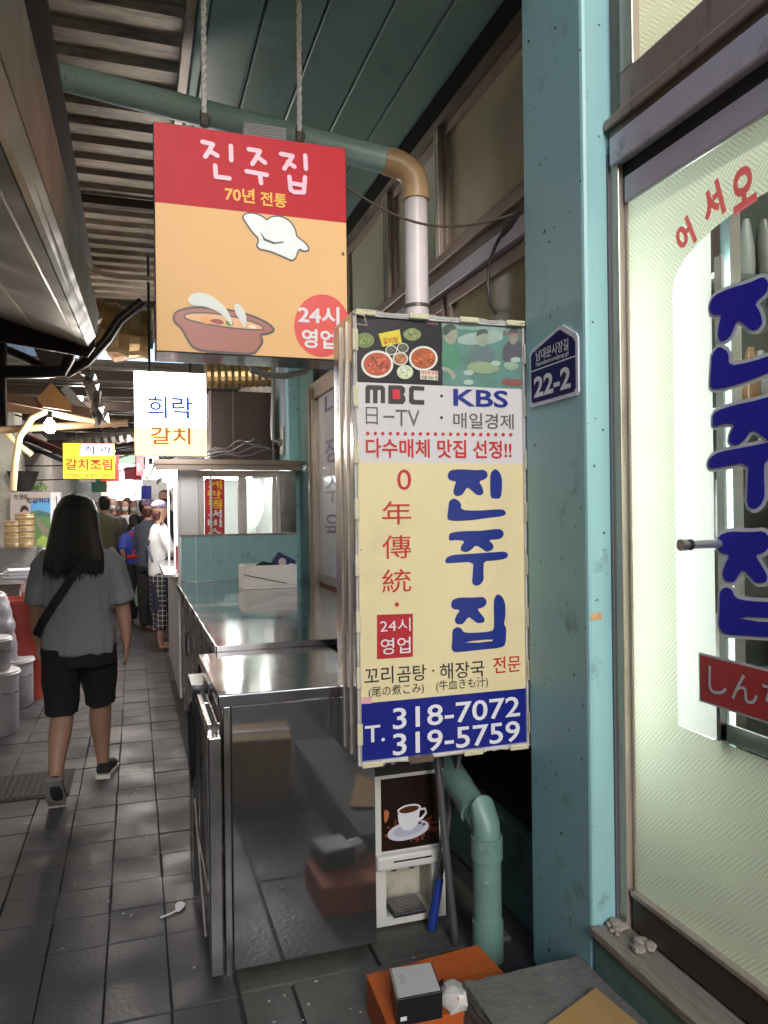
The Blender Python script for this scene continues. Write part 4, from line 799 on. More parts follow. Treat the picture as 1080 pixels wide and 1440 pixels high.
# ------------------------------------------------------------------ foreground boxes and step
ST = MB().box(.868,1.249,.6,1.985,0,.185).build('concrete_step', conc, None, bevel=.012); tag(ST, 'rough grey concrete step block in front of the glass door', 'step')
bmsub = bmesh.new(); bmsub.from_mesh(ST.data); bmesh.ops.subdivide_edges(bmsub, edges=bmsub.edges, cuts=14, use_grid_fill=True)
for v in bmsub.verts: v.co += Vector([random.uniform(-.004,.004)*(.5 if i == 2 else 1) for i in range(3)])
bmsub.to_mesh(ST.data); bmsub.free(); ST.modifiers.clear()
OB = thing('orange_carton', 'flat orange cardboard carton on the ground behind the concrete step', 'carton', (.85,2.12,0))
orng = mat('orange_card', (.50,.10,.012), .65, var=.14, scale=4, dirt=(.26,.06,.015), dscale=6, damt=.6, chips=((.45,.30,.18),55,.71), bump=.15, bscale=25)
a_=Vector((.652,2.223)); b_=Vector((1.039,2.258)); c_=b_+Vector((.02,-.262)); d_=a_+Vector((-.012,-.262))
MB().slab([Vector((*p_,.108)) for p_ in (a_,b_,c_,d_)],(0,0,-.106)).build('body', orng, OB, bevel=.003)
MB().slab([Vector((*p_,.1125)) for p_ in (a_,b_,b_.lerp(c_,.48),a_.lerp(d_,.48))],(0,0,-.004)).build('flap', orng, OB, bevel=.0012)
MB().slab([Vector((*p_,.112)) for p_ in (a_.lerp(d_,.487),b_.lerp(c_,.487),c_,d_)],(0,0,-.0035)).build('flap', orng, OB, bevel=.0012)
PZ = [(u,v) for u,v in ()]
vs_, fs_ = txt_mesh('BR', .03); o_ = onZ(632,1385,.113); 
MB().add([Vector((o_.x-.06+v.x*.045, o_.y+.0-v.y*.035+.03, .1145)) for v in vs_], fs_).build('lettering', black, OB)
GB = thing('gift_box', 'small black box with a white lid lying on the orange carton', 'box', (.78,2.15,.113))
p1_,p2_,p3_,p4_ = [onZ(x,y,.19) for x,y in ((548,1362),(607,1353),(622,1394),(558,1406))]
MB().slab([p1_,p2_,p3_,p4_],(0,0,-.075)).build('body', mat('black_card', (.012,.011,.012), .35), GB, bevel=.002)
cc = (p1_+p2_+p3_+p4_)/4; ins = [p_.lerp(cc,.07)+Vector((0,0,.0008)) for p_ in (p1_,p2_,p3_,p4_)]
MB().slab([q+Vector((0,0,.002)) for q in ins],(0,0,-.002)).build('lid', flat('lid_white', (.50,.49,.47), .5), GB)
vs_, fs_ = txt_mesh('CLCO', 0); ux = (p4_-p1_).normalized(); uy = (p2_-p1_).normalized(); o_ = p1_.lerp(p4_,.30)+uy*.022
MB().add([o_+ux*(v.x*.017)+uy*(v.y*.017)+Vector((0,0,.0036)) for v in vs_], fs_).build('lettering', mat('grey_ink', (.12,.12,.12), .5), GB)
m1 = p4_.lerp(p3_,.08)+Vector((0,-.0015,-.055)); MB().obox(m1+Vector((.008,0,0)),(.018,.001,.011)).build('label', whv, GB)
BG = thing('plastic_bag', 'crumpled white plastic bag with red print beside the gift box', 'bag', (.85,2.03,.11))
bgp = onZ(634,1412,.13)
mb = MB().lathe((bgp.x+.015,bgp.y+.01,.114),[(.02,0),(.042,.008),(.05,.03),(.035,.055),(.012,.06)],12); o_ = mb.build('sack', mat('white_plastic_film', (.55,.53,.5), .25, var=.1, bump=.6, bscale=30), BG)
for v in o_.data.vertices: v.co += Vector((random.uniform(-.01,.01),random.uniform(-.008,.008),random.uniform(-.004,.004)))
MB().obox((bgp.x+.02,bgp.y-.030,.15),(.022,.002,.028),.2,-.4).build('print', rv, BG)
card = mat('kraft_card', (.40,.24,.085), .75, var=.1, scale=4, dirt=(.28,.16,.06), dscale=3, damt=.5)
CB_ = MB().slab([(.905,1.70,.196),(1.196,1.825,.196),(1.222,1.60,.196),(1.05,1.30,.196)],(0,0,-.005)).build('cardboard_sheet', card, None); tag(CB_, 'yellow-brown cardboard sheet lying on the concrete step', 'cardboard')
CB2 = thing('cardboard_box', 'plain brown cardboard box reflected in the steel cabinet panel', 'carton', (.62,.8,0))
MB().obox((.62,.80,.16),(.36,.34,.32),.12).build('body', card, CB2, bevel=.004); MB().obox((.62,.80,.323),(.37,.06,.003),.12).build('tape', mat('parcel_tape', (.30,.2,.1), .3), CB2)
# litter
LT = MB().slab([onZ(x,y,.003) for x,y in ((225,1290),(240,1284),(247,1280),(246,1273),(250,1269),(256,1268),(261,1271),(258,1277),(252,1282),(247,1282),(240,1286),(226,1291.5))],(0,0,.002)).build('litter', flat('litter_white', (.6,.6,.62)), None); tag(LT, 'scrap of white plastic on the dark paving', 'litter')
for i in range(110):
    x,y = random.uniform(-.9,.3), random.uniform(1.9,5.5)
    if i > 84: x,y = random.uniform(.35,.9), random.uniform(1.9,2.45)
    r_ = random.uniform(.002,.006)
    o_ = MB().slab([(x+r_*math.cos(a)*random.uniform(.6,1.5),y+r_*math.sin(a)*random.uniform(.6,1.5),.004) for a in (0,1.3,2.5,3.8,5)],(0,0,.0015)).build('litter_fleck', mat('fleck', (.45,.44,.42), .7), None); tag(o_, 'tiny pale fleck of litter on the paving', 'litter', 'litter flecks on the paving')
DG = thing('drain_cover', 'dark ribbed iron drain cover behind the walking woman', 'drain cover', (-.5,4.75,0))
MB().box(-.80,-.36,4.48,4.92,.0,.006).build('frame', mat('iron_frame', (.02,.02,.021), .8, var=.3), DG)
for k in range(12): MB().box(-.785+.035*k,-.765+.035*k,4.50,4.90,.006,.011).build('rib', mat('iron', (.032,.031,.033), .75, var=.3), DG)
# ------------------------------------------------------------------ corrugated roof over the alley
CRF = thing('alley_roof', 'rusty corrugated metal roof sheets over the alley', 'roof', (-.7,3.5,3.55))
def corr(x0,x1,y0,y1,z,pitch=.205,amp=.028):
    mb = MB(); prof=[]; y=y0
    while y < y1:
        prof += [(y,z),(y+pitch*.36,z),(y+pitch*.46,z+amp),(y+pitch*.86,z+amp),(y+pitch*.96,z)]; y += pitch
    n=len(prof); mb.v=[Vector((x0,a,b)) for a,b in prof]+[Vector((x1,a,b)) for a,b in prof]
    mb.f=[(i,i+1,n+i+1,n+i) for i in range(n-1)]; return mb
for x0,x1,dz in ((-.72,.235,0),(-1.75,-.70,.012)):
    corr(x0,x1,2.0,9.6,3.56+dz).build('roof_sheet', roofm, CRF)
for y in (2.55,5.15,7.6): MB().box(-1.75,.24,y,y+.05,3.50,3.555).build('purlin', mat('rust_steel', (.07,.05,.04), .6, metal=.3), CRF)
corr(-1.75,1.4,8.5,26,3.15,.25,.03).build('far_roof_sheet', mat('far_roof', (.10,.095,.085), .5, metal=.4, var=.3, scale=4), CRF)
for y in (9,10.2,11.5,13,15,17.5,20): MB().box(-1.75,1.4,y,y+.06,3.02,3.13).build('far_purlin', mat('rust_steel', (.07,.05,.04), .6, metal=.3), CRF)
# ------------------------------------------------------------------ building across the alley
OP = thing('opposite_building', 'dirty white stall buildings lining the left side of the alley', 'building', (-1.8,8,0))
MB().box(-2.1,-1.75,-14,30,0,6).build('wall', wallw, OP)
MB().box(-2.0,1.8,29,29.3,0,6).build('end_wall', wallw, OP)
MB().box(-2.1,1.75,-14.3,-14,0,2.6).build('end_wall', wallw, OP)  # unseen wall behind camera, added with longer side walls to cut sky light
MB().box(-1.749,-1.05,-13.9,4.4,0,2.25).build('light_blocking_shopfront', mat('dark_light_blocker', (.06,.055,.05), .6, var=.3), OP)  # unseen shop block, added to cut low light from the left
shm = mat('shutter_mauve', (.19,.16,.20), .5, var=.15)
for k in range(18): MB().box(-1.72,-1.69,10.8,13.4,1.2+.075*k,1.26+.075*k).build('shutter_slat', shm, OP, bevel=.004)
MB().box(-1.74,-1.725,10.7,13.5,1.1,2.6).build('shutter_back', black, OP)
MB().box(-1.749,-1.35,9.95,10.6,0,2.95).build('wall_pier', wallw, OP); 
# ------------------------------------------------------------------ steel hood
HD = thing('extractor_hood', 'long stainless steel extractor hood overhanging the alley on the left', 'hood', (-.5,3,2.4))
hoodm = mat('hood_steel', (.30,.25,.195), .5, metal=.3, var=.22, scale=2.5, rvar=.12, dirt=(.10,.075,.05), dscale=2.5, damt=.6, bump=.02, bscale=5)
def sec(Y): return [(-.21,2.46+.072*Y),(-.21,2.175+.083*Y),(-.25,2.145+.075*Y),(-.75,2.30+.075*Y),(-1.7,2.30+.075*Y)]
a_, b_ = sec(.9), sec(4.72)
def strip(i, j, nm, m): 
    A_=[Vector((a_[i][0],.9,a_[i][1])),Vector((a_[j][0],.9,a_[j][1]))]; B_=[Vector((b_[i][0],4.72,b_[i][1])),Vector((b_[j][0],4.72,b_[j][1]))]
    if nm == 'side': B_[0].y = 5.15
    nrm = (A_[1]-A_[0]).cross(B_[0]-A_[0]).normalized()*.006
    MB().slab([A_[0],A_[1],B_[1],B_[0]], nrm).build(nm, m, HD)
strip(0,1,'side',hoodm); strip(1,2,'lip',hoodm); strip(2,3,'underside',hoodm); strip(3,4,'underside',hoodm)
for X_,Y0,Y1 in ((-.30,.9,4.7),(-.52,.9,4.7)):
    zf = lambda Y: sec(Y)[2][1] + (-.25-X_)/.5*.155
    MB().bar((X_,Y0,zf(Y0)-.006),(X_,Y1,zf(Y1)-.006),.008,.008).build('seam', champ, HD)
MB().slab([(-.21,4.73,2.50),(-.25,4.73,2.44),(-1.4,4.73,2.60),(-1.4,4.73,3.2),(-.21,4.73,2.83)],(0,.01,0)).build('end_plate', hm, HD)
MB().box(-1.7,-.215,.9,4.7,2.95,2.97).build('top_sheet', hm, HD)
# ------------------------------------------------------------------ clutter under the roof on the left
def line(name,label,cat,pts,r,m,Y,n=10):
    o = thing(name,label,cat,tuple(onY(*pts[0],Y))); MB().tube([onY(x,y,Y if not isinstance(Y,list) else Y[i]) for i,(x,y) in enumerate(pts)],r,n).build('run', m, o); return o
blk = mat('black_pipe', (.018,.015,.014), .3, var=.3); ylw = mat('yellowed_pipe', (.50,.40,.22), .45, var=.15, dirt=(.2,.13,.06), dscale=8, damt=.5); wdm = mat('old_timber', (.16,.085,.045), .7, var=.35, scale=6, stretch=(1,6,6))
line('bent_pipe','thick black pipe bending below the steel hood','pipe',[(5,523),(60,523),(88,521),(96,505),(99,470),(100,445)],.045,blk,5.6)
line('slanted_pipe','black pipe slanting up from the bent pipe towards the roof','pipe',[(92,525),(120,510),(150,478),(168,450),(200,425)],.038,blk,5.7)
line('upright_pipe','black upright pipe at the left edge of the picture','pipe',[(3,470),(3,560),(4,600)],.03,blk,5.6)
line('short_pipe','short black pipe hanging at an angle behind the steel hood','pipe',[(5,490),(40,505),(62,518)],.03,blk,5.8)
line('curved_conduit','cream plastic conduit arching up the left wall','conduit',[(18,690),(21,650),(27,615),(45,588),(65,578),(90,585),(140,592)],.034,ylw,8.2)
line('level_conduit','straight brown conduit crossing behind the bare bulb','conduit',[(-5,605),(60,601),(180,594)],.038,mat('brown_pipe', (.24,.15,.08), .5, var=.25),8.3)
line('slanted_conduit','cream conduit sloping down across the left wall','conduit',[(0,601),(25,625),(45,640)],.03,ylw,8.4)
line('ceiling_cable','pale cable sagging from the hood to the hanging sign','cable',[(124,374),(140,384),(165,389),(215,392)],.018,mat('pale_cable', (.42,.36,.28), .6),4.9)
duct('ribbed_duct','gold brown ribbed duct crossing beneath the alley roof',[onY(120,452,6.3),onY(170,465,6.3),onY(225,472,6.3)],.20,gold,ridge=.06)
duct('far_duct','dull silver ribbed duct crossing low behind the yellow sign',[onY(95,622,13.5),onY(150,612,13.5),onY(225,602,13.5)],.17,mat('silver_duct', (.3,.28,.26), .35, metal=.8, var=.3),ridge=.06)
def board(name,label,pts,Y,th,m): o = MB().slab([onY(x,y,Y) for x,y in pts],(0,th,0)).build(name,m,None); tag(o,label,'board'); return o
board('panel_board','brown grey board hanging behind the bent black pipe',[(22,432),(95,455),(97,518),(60,518)],6.2,.03,mat('brown_board', (.11,.085,.07), .6, var=.25))
board('orange_tarp','orange tarpaulin scrap below the roof timbers',[(52,560),(72,538),(100,568),(100,578),(60,572)],7.6,.05,mat('tarp_orange', (.42,.20,.06), .6, var=.3))
board('gold_panel','bright tan panel under the ribbed duct',[(150,492),(195,488),(205,496),(160,503)],6.6,.2,mat('tan_panel', (.55,.27,.10), .5, var=.2))
for i,(pts,Y) in enumerate([([(5,558),(130,582)],7.7),([(5,572),(60,578),(165,596)],8.8),([(90,545),(140,598)],9.6),([(60,540),(132,592)],10.4)]):
    o = thing('roof_timber', ['front sloping timber beam under the left roof','second sloping timber beam under the left roof','short slanting batten beneath the crumpled foil','rearmost slanting batten beneath the crumpled foil'][i], 'beam', tuple(onY(*pts[0],Y)))
    for p_,q_ in zip(pts,pts[1:]): MB().bar(onY(*p_,Y),onY(*q_,Y),.06,.09).build('beam', wdm if i<2 else mat('grey_timber', (.25,.23,.2), .6, var=.3), o)
# crumpled foil hanging
FO = thing('crumpled_foil', 'crumpled silver foil wrap hanging from the end of the hood', 'foil', tuple(onY(130,500,5.9)))
bm = bmesh.new(); P_=[onY(x,y,5.9) for x,y in ((128,448),(142,450),(118,500),(128,520),(140,560),(155,600),(132,600),(108,520),(112,480))]
ctr=[onY(x,y,5.9) for x,y in ((135,448),(122,480),(118,510),(130,545),(143,595))]
mb = MB().tube([ctr[0].lerp(ctr[1],k/4) for k in range(4)]+[ctr[1].lerp(ctr[2],k/4) for k in range(4)]+[ctr[2].lerp(ctr[3],k/5) for k in range(5)]+[ctr[3].lerp(ctr[4],k/5) for k in range(6)],[(.05+.025*random.random(),.04) for k in range(19)],9)
for v in mb.v: v += Vector((random.uniform(-.02,.02),random.uniform(-.02,.02),random.uniform(-.02,.02)))
mb.build('wrap', mat('crumpled_foil', (.55,.48,.46), .25, metal=.85, var=.5, scale=14, dirt=(.08,.05,.05), dscale=9, damt=.8), FO, smooth=False); bm.free()
for i in range(7):
    rj = random.Random(i); a_=onY(-5,560+18*i+rj.randint(-6,6),9+i); b_=onY(225,585+9*i+rj.randint(-10,10),9+i)
    o = thing('overhead_cable', 'overhead cable number %s from the top strung across the far alley' % ['one','two','three','four','five','six','seven'][i], 'cable', tuple(a_))
    MB().tube([a_.lerp(b_,k/12)+Vector((0,0,-.15*math.sin(math.pi*k/12))) for k in range(13)],.012,6).build('strand', cb, o)
# ------------------------------------------------------------------ lit signs
def em(name, col, e):
    return mat(name, col, .4, var=.02, emit=e)
LS = thing('lit_signboard', 'glowing white and yellow box sign hanging over the kiosk roof', 'sign', tuple(onY(240,640,6.0)))
a_=onY(190,640,6.0); b_=onY(289,526,6.0); zm=onY(200,600,6.0).z
MB().box(a_.x,b_.x,6.004,6.14,a_.z,b_.z).build('case', mat('case_white', (.6,.6,.6), .4), LS)
MB().quad((a_.x,6.0,zm),(b_.x,6.0,zm),(b_.x,6.0,b_.z),(a_.x,6.0,b_.z)).build('face', em('lit_white', (1,.96,.94), 8), LS); MB().quad((a_.x,6.0,a_.z),(b_.x,6.0,a_.z),(b_.x,6.0,zm),(a_.x,6.0,zm)).build('face', em('lit_yellow', (1,.70,.14), 2.2), LS)
MB().quad((b_.x+.001,6.01,a_.z),(b_.x+.001,6.13,a_.z),(b_.x+.001,6.13,b_.z),(b_.x+.001,6.01,b_.z)).build('side', em('lit_side', (1,.85,.6), .8), LS)
MB().quad((a_.x,6.142,a_.z),(b_.x,6.142,a_.z),(b_.x,6.142,b_.z),(a_.x,6.142,b_.z)).build('face', em('lit_white_back', (1,.96,.92), 4), LS)
P6 = Plane('Y', 6.0)
text(P6,'희락',(207,271,556,588),em('lit_blue_ink', (.03,.10,.45), .35),LS,bold=.022); text(P6,'갈치',(211,268,600,625),em('lit_brown_ink', (.50,.12,.05), .4),LS,bold=.022)
MB().tube([((a_.x+b_.x)/2-.15,6.07,b_.z),((a_.x+b_.x)/2-.15,6.07,3.5)],.01,8).build('hanger', darkst, LS); MB().tube([((a_.x+b_.x)/2+.15,6.07,b_.z),((a_.x+b_.x)/2+.15,6.07,3.5)],.01,8).build('hanger', darkst, LS)
YG = thing('yellow_signboard', 'yellow lit sign with red and blue writing above the crowd on the left', 'sign', tuple(onY(125,673,10.4)))
a_=onY(89,673,10.4); b_=onY(161,624,10.4); Pn=Plane('Y',10.4)
MB().box(a_.x,b_.x,10.404,10.55,a_.z,b_.z).build('case', mat('case_white', (.6,.6,.6), .4), YG); MB().quad((a_.x,10.4,a_.z),(b_.x,10.4,a_.z),(b_.x,10.4,b_.z),(a_.x,10.4,b_.z)).build('face', em('lit_amber', (.95,.48,.02), .7), YG)
patch(Pn,[(115,625),(159,625),(159,641),(112,641)],em('lit_cream',(1,.88,.7),1.1),YG,.002); text(Pn,'희 락',(118,157,627,639),em('dk_blue',(.05,.05,.35),.2),YG,bold=.022,lift=.004); text(Pn,'갈치조림',(92,158,645,661),em('dk_red',(.40,.03,.01),.3),YG,bold=.022,lift=.004); text(Pn,'MBC KBS SBS',(95,157,666,671),em('dk_red',(.4,.03,.01),.5),YG,lift=.004)
for x in (.25,.75): MB().tube([(a_.x+(b_.x-a_.x)*x,10.5,b_.z),(a_.x+(b_.x-a_.x)*x,10.5,3.1)],.008,6).build('hanger', darkst, YG)
fars=[('small white sign with red edges under the glowing box sign',13.0,(205,250,642,664),(1,.9,.9),3,(.9,.05,.08)),('red and white vertical shop sign beyond the kiosk',14.5,(192,202,636,668),(.9,.05,.06),1.2,(1,.9,.9)),('blue on white lit sign left of the kiosk lamp',15.5,(200,222,660,674),(.9,.92,1),3,(.06,.1,.5)),
 ('orange red lit panel at the far left of the crowd',19,(143,156,672,708),(1,.30,.2),2.0,(1,.6,.4)),('large white lit shop panel at the end of the alley',22,(156,188,668,704),(1,.96,.95),4,(1,.5,.35)),('pale green tinted lit board in the far alley',21,(163,190,630,650),(.45,.6,.45),.5,(.3,.5,.4)),('white lit fascia above the far crowd',20,(186,200,676,702),(1,.95,.98),3.5,(.8,.1,.2)),('silvery lit sheet sign beneath the far roof',18,(163,190,652,666),(.7,.7,.78),.8,(.3,.3,.4)),('small crimson lit sign beside the yellow sign',17,(186,193,668,676),(.9,.08,.1),1.5,(1,.8,.8))]
for i,(lb,Y,(x0,x1,y0,y1),c,e,c2) in enumerate(fars):
    o=thing('shop_sign',lb,'sign',tuple(onY((x0+x1)/2,y1,Y))); a_=onY(x0,y1,Y); b_=onY(x1,y0,Y)
    MB().box(a_.x,b_.x,Y,Y+.12,a_.z,b_.z).build('case', em('far_lit_%d'%i,c,e), o)
    rj=random.Random(i+3)
    for k in range(5):
        u=rj.uniform(.08,.7); v=rj.uniform(.1,.75); p0=a_.lerp(b_,0); w_=b_-a_
        MB().box(a_.x+w_.x*u,a_.x+w_.x*(u+rj.uniform(.1,.25)),Y-.006,Y-.002,a_.z+w_.z*v,a_.z+w_.z*(v+rj.uniform(.06,.18))).build('print', em('far_mark_%d_%d'%(i,k%2),c2 if k%2 else tuple(x*.4 for x in c2),e*.4), o)
bc = MB().slab([onY(x,y,16) for x,y in ((198,683),(213,683),(213,712),(198,712))],(0,.03,0)).build('blue_curtain', mat('curtain_blue', (.03,.04,.30), .7, var=.25, stretch=(30,1,1)), None); tag(bc,'royal blue curtain hanging behind the crowd','curtain')
# bulbs
def bulb(label, p, r, e, watts):
    o=thing('bare_bulb',label,'lamp',tuple(p),'bulbs along the alley'); p=Vector(p)
    MB().lathe(p,[(.001,-r*1.1),(r*.6,-r*.9),(r,-r*.2),(r*.8,r*.6),(r*.35,r*1.2),(r*.3,r*1.5)],14).build('glass', em('bulb_glow',(1,.93,.82),e), o)
    MB().tube([p+Vector((0,0,r*1.4)),p+Vector((0,0,r*2.6))],r*.38,10).build('socket', black, o); MB().tube([p+Vector((0,0,r*2.5)),(p.x,p.y,3.1)],.004,5).build('flex', cb, o)
    l=bpy.data.lights.new('bulb_light','POINT'); l.energy=watts; l.shadow_soft_size=r; l.color=(1,.93,.84); lo=bpy.data.objects.new('bulb_light',l); C.objects.link(lo); lo.location=p+Vector((0,-.0,-r*1.6)) 
bulb('glaring bare bulb hanging by the left wall pipes', onY(70,600,8.0), .06, 40, 14)
bulb('small bare bulb under the roof timbers near the foil', onY(112,560,11.0), .05, 30, 9)
bulb('blinding lamp under the kiosk roof corner above the serving ledge', onY(212,664,8.9), .06, 40, 14)
bulb('added bare bulb lighting the floor beyond the kiosk', Vector((.1,13.5,2.6)), .05, 30, 18)  # made-up bulb, put in to brighten the paving below
bulb('added farthest bare bulb lighting the floor near the alley end', Vector((-.4,18,2.7)), .05, 30, 22)  # another made-up bulb, added for light on the far floor
# ------------------------------------------------------------------ left stall
TB = thing('stall_table', 'steel stall table with papers along the left of the alley', 'table', (-1.3,8.3,0))
MB().box(-1.72,-.90,7.3,9.6,.93,.96).build('top', steel, TB, bevel=.004); MB().box(-1.72,-.98,7.4,9.55,.05,.929).build('front', mat('stall_front', (.30,.26,.26), .5, var=.3), TB)
for y in (7.35,8.4,9.5): MB().box(-.96,-.92,y,y+.04,0,.93).build('leg', steel, TB)
pap = flat('paper_white', (.70,.70,.74), .6); 
for i in range(6):
    o_=MB().obox((-1.02+.02*(i%3),7.62+.01*i,.968+.013*i),(.26,.34,.010),.15*(i%3)-.1).build('paper_stack', pap if i%2 else flat('paper_grey',(.42,.42,.48),.6), None); tag(o_,'sheaf of paper in the pile on the stall table','papers','papers piled on the stall table')
RB = thing('red_bin', 'red plastic bin standing in front of the stall table', 'bin', (-.88,7.0,0))
MB().lathe((-.90,6.98,0),[(.15,0),(.20,.78),(.215,.80),(.215,.84),(.195,.84),(.19,.80),(.14,.05)],20).build('tub', mat('red_plastic', (.42,.06,.045), .4, var=.12), RB); MB().tube([(-.70,6.9,.82),(-.68,6.98,.74),(-.70,7.06,.82)],.008,6).build('handle', darkst, RB)
gs = MB().loft([((-1.12,6.62,.02),.19,.14),((-1.11,6.62,.3),.20,.16),((-1.10,6.62,.65),.20,.15),((-1.12,6.64,.88),.15,.11),((-1.14,6.66,.98),.05,.05)],n=24).build('plastic_sheet', mat('grey_film', (.46,.44,.49), .28, var=.25, scale=14, bump=.6, bscale=14), None)
remesh(gs, .03, 1)
from mathutils import noise as mn
for v in gs.data.vertices: v.co += v.normal*(.035*mn.noise(v.co*9)+.02*abs(mn.noise(v.co*21))); tag(gs,'crumpled grey plastic sack standing behind the stock pots','sheeting')
tins = mat('brass_tin', (.36,.26,.13), .38, metal=.6, var=.15)
k_=0
for (px_,py_,n,lb) in ((35,767,5,'taller'),(20,768,4,'shorter')):
    p=onY(px_,py_,8.6)
    for j in range(n):
        o=thing('brass_tin', '%s tin from the bottom in the %s brass stack before the poster'%(['first','second','third','fourth','fifth'][j],lb),'tin',(p.x,8.6,p.z+.066*j),'brass tins stacked by the poster')
        MB().lathe((p.x,8.6,p.z+.066*j),[(.088,0),(.094,.01),(.094,.045),(.098,.048),(.098,.056),(.09,.064)],18).build('body', tins, o); MB().lathe((p.x,8.6,p.z+.066*j+.024),[(.0955,0),(.0965,.004),(.0955,.008)],18).build('band', champ, o)
bs = MB().box(-1.6,-.95,8.3,8.95,.962,onY(35,768,8.6).z-.003).build('tin_shelf', steel, None, bevel=.004); tag(bs,'low steel box carrying the stacks of brass tins','shelf')
# poster on a display fridge
FR = thing('display_fridge', 'white display fridge with a landscape poster on its side', 'fridge', (-1.15,10,0))
a_=onY(15,770,9.7); b_=onY(71,692,9.7); c_=onY(84,692,9.7)
MB().box(a_.x,c_.x,9.703,9.94,.965,b_.z).build('cabinet', wbl, FR, bevel=.006); MB().box(c_.x-.04,c_.x-.03,9.695,9.7025,1.1,b_.z-.05).build('door_seal', darkst, FR)
MB().box(a_.x,c_.x,9.71,9.94,0,.96).build('base', gp, FR)
PP=Plane('Y',9.7)
def po(pts,col,l): patch(PP,pts,mat('po%s'%str(col),col,.4,var=.25,scale=14),FR,l,'poster_print')
po([(15,692),(71,692),(71,770),(15,770)],(.42,.36,.34),.001); po([(43,704),(71,700),(71,725),(43,722)],(.10,.33,.66),.002); po([(43,720),(55,717),(71,722),(71,770),(43,770)],(.10,.20,.07),.0025); po([(50,722),(60,720),(71,723),(71,726),(43,726)],(.05,.13,.14),.003)
po([(52,728),(70,748),(62,752),(50,735)],(.22,.18,.16),.0035); po([(52,760),(60,752),(71,760),(71,770),(50,770)],(.28,.40,.08),.0035)
po(rounded([(20,770),(20,745),(27,735),(40,735),(48,748),(50,770)],1),(.40,.20,.06),.004); po(ellipse(34,724,5,8,14),(.52,.34,.26),.0045); po(rounded([(28,722),(29,713),(35,710),(40,714),(40,720),(35,716)],1),(.02,.015,.015),.005); po([(33,733),(37,733),(38,752),(35,752)],(.7,.66,.6),.005)
text(PP,'이 맛이',(20,38,695,703),flat('poster_ink',(.03,.02,.03)),FR,lift=.006,bold=.03); text(PP,'정갈하다',(37,70,700,708),flat('poster_ink',(.03,.02,.03)),FR,lift=.006,bold=.03)
BW = thing('black_bowl','black plastic bowl resting on the display fridge','bowl',tuple(onY(33,690,9.8))); MB().lathe(onY(33,691,9.8),[(.06,0),(.10,.02),(.17,.22),(.18,.23),(.16,.21),(.09,.03)],18).build('shell', black, BW)
GV = thing('green_vegetables','small heap of green vegetables on the display fridge','vegetables',tuple(onY(56,690,9.8)))
mb=MB()
for i in range(40):
    p=onY(56,689,9.8)+Vector((random.gauss(0,.05),random.gauss(0,.03),abs(random.gauss(.02,.03)))); mb.obox(p,(.04,.015,.004),random.random()*6,random.random()*2,random.random()*2)
mb.build('leaves', mat('leaf_green',(.10,.22,.04),.6,var=.4,scale=30), GV)
# stock pots
al = mat('aluminium_pot', (.66,.65,.68), .42, metal=.35, var=.12, dirt=(.28,.22,.18), dscale=4, damt=.5)
def pot(label, c, r, h, dent=0):
    o=thing('stock_pot',label,'pot',c,'stock pots on the left'); MB().lathe(c,[(r*.93,0),(r,.02),(r,h-.02),(r*1.04,h-.012),(r*1.04,h)],32).build('body', al, o)
    for z,rr in ((h+.002,1.08),(h+.016,1.05)): MB().lathe((c[0],c[1],c[2]+z),[(r*rr*.2,.012),(r*rr*.96,.006),(r*rr,.0),(r*rr*.99,-.004)],32).build('lid', al, o)
    for s_ in (0,):
        an=-.7; p=Vector((c[0]+math.cos(an)*r,c[1]+math.sin(an)*r,c[2]+h*.72)); t_=Vector((-math.sin(an),math.cos(an),0)); n_=Vector((math.cos(an),math.sin(an),0))
        MB().tube([p-t_*.05,p-t_*.045+n_*.03,p+t_*.045+n_*.03,p+t_*.05],.006,8).build('handle', steel, o)
pot('large aluminium stock pot standing on the paving at the left edge', (-.985,5.95,0), .185, .42)
pot('smaller lidded aluminium pot stacked on the large stock pot', (-1.0,5.93,.445), .155, .21)
pot('wide aluminium pot with flat lid behind the stacked pots', (-1.0,6.75,0), .20, .36)
# ------------------------------------------------------------------ people
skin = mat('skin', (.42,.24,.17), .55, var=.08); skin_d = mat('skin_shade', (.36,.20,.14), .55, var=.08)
hairm = mat('dark_hair', (.012,.009,.008), .4, var=.5, scale=40, stretch=(30,30,1), bump=.5, bscale=30)
def xf(loc, hd): m = Matrix.Translation(loc) @ Matrix.Rotation(math.radians(hd),4,'Z'); return lambda p: m @ Vector(p)
def part_of(mb, T, name, m, loc, hd, vox=None, it=6):
    f = xf(loc, hd); mb.v = [f(v) for v in mb.v]; o = mb.build(name, m, T)
    if vox: remesh(o, vox, it)
    return o
from mathutils import noise as mn
def folds(o, amp, sc, stretch=(1,1,.45)):
    me = o.data; me.update()
    for v in me.vertices:
        q = Vector((v.co.x*sc*stretch[0], v.co.y*sc*stretch[1], v.co.z*sc*stretch[2]))
        v.co += v.normal*(amp*(1-2*abs(mn.noise(q)))+amp*.6*mn.noise(q*2.3))
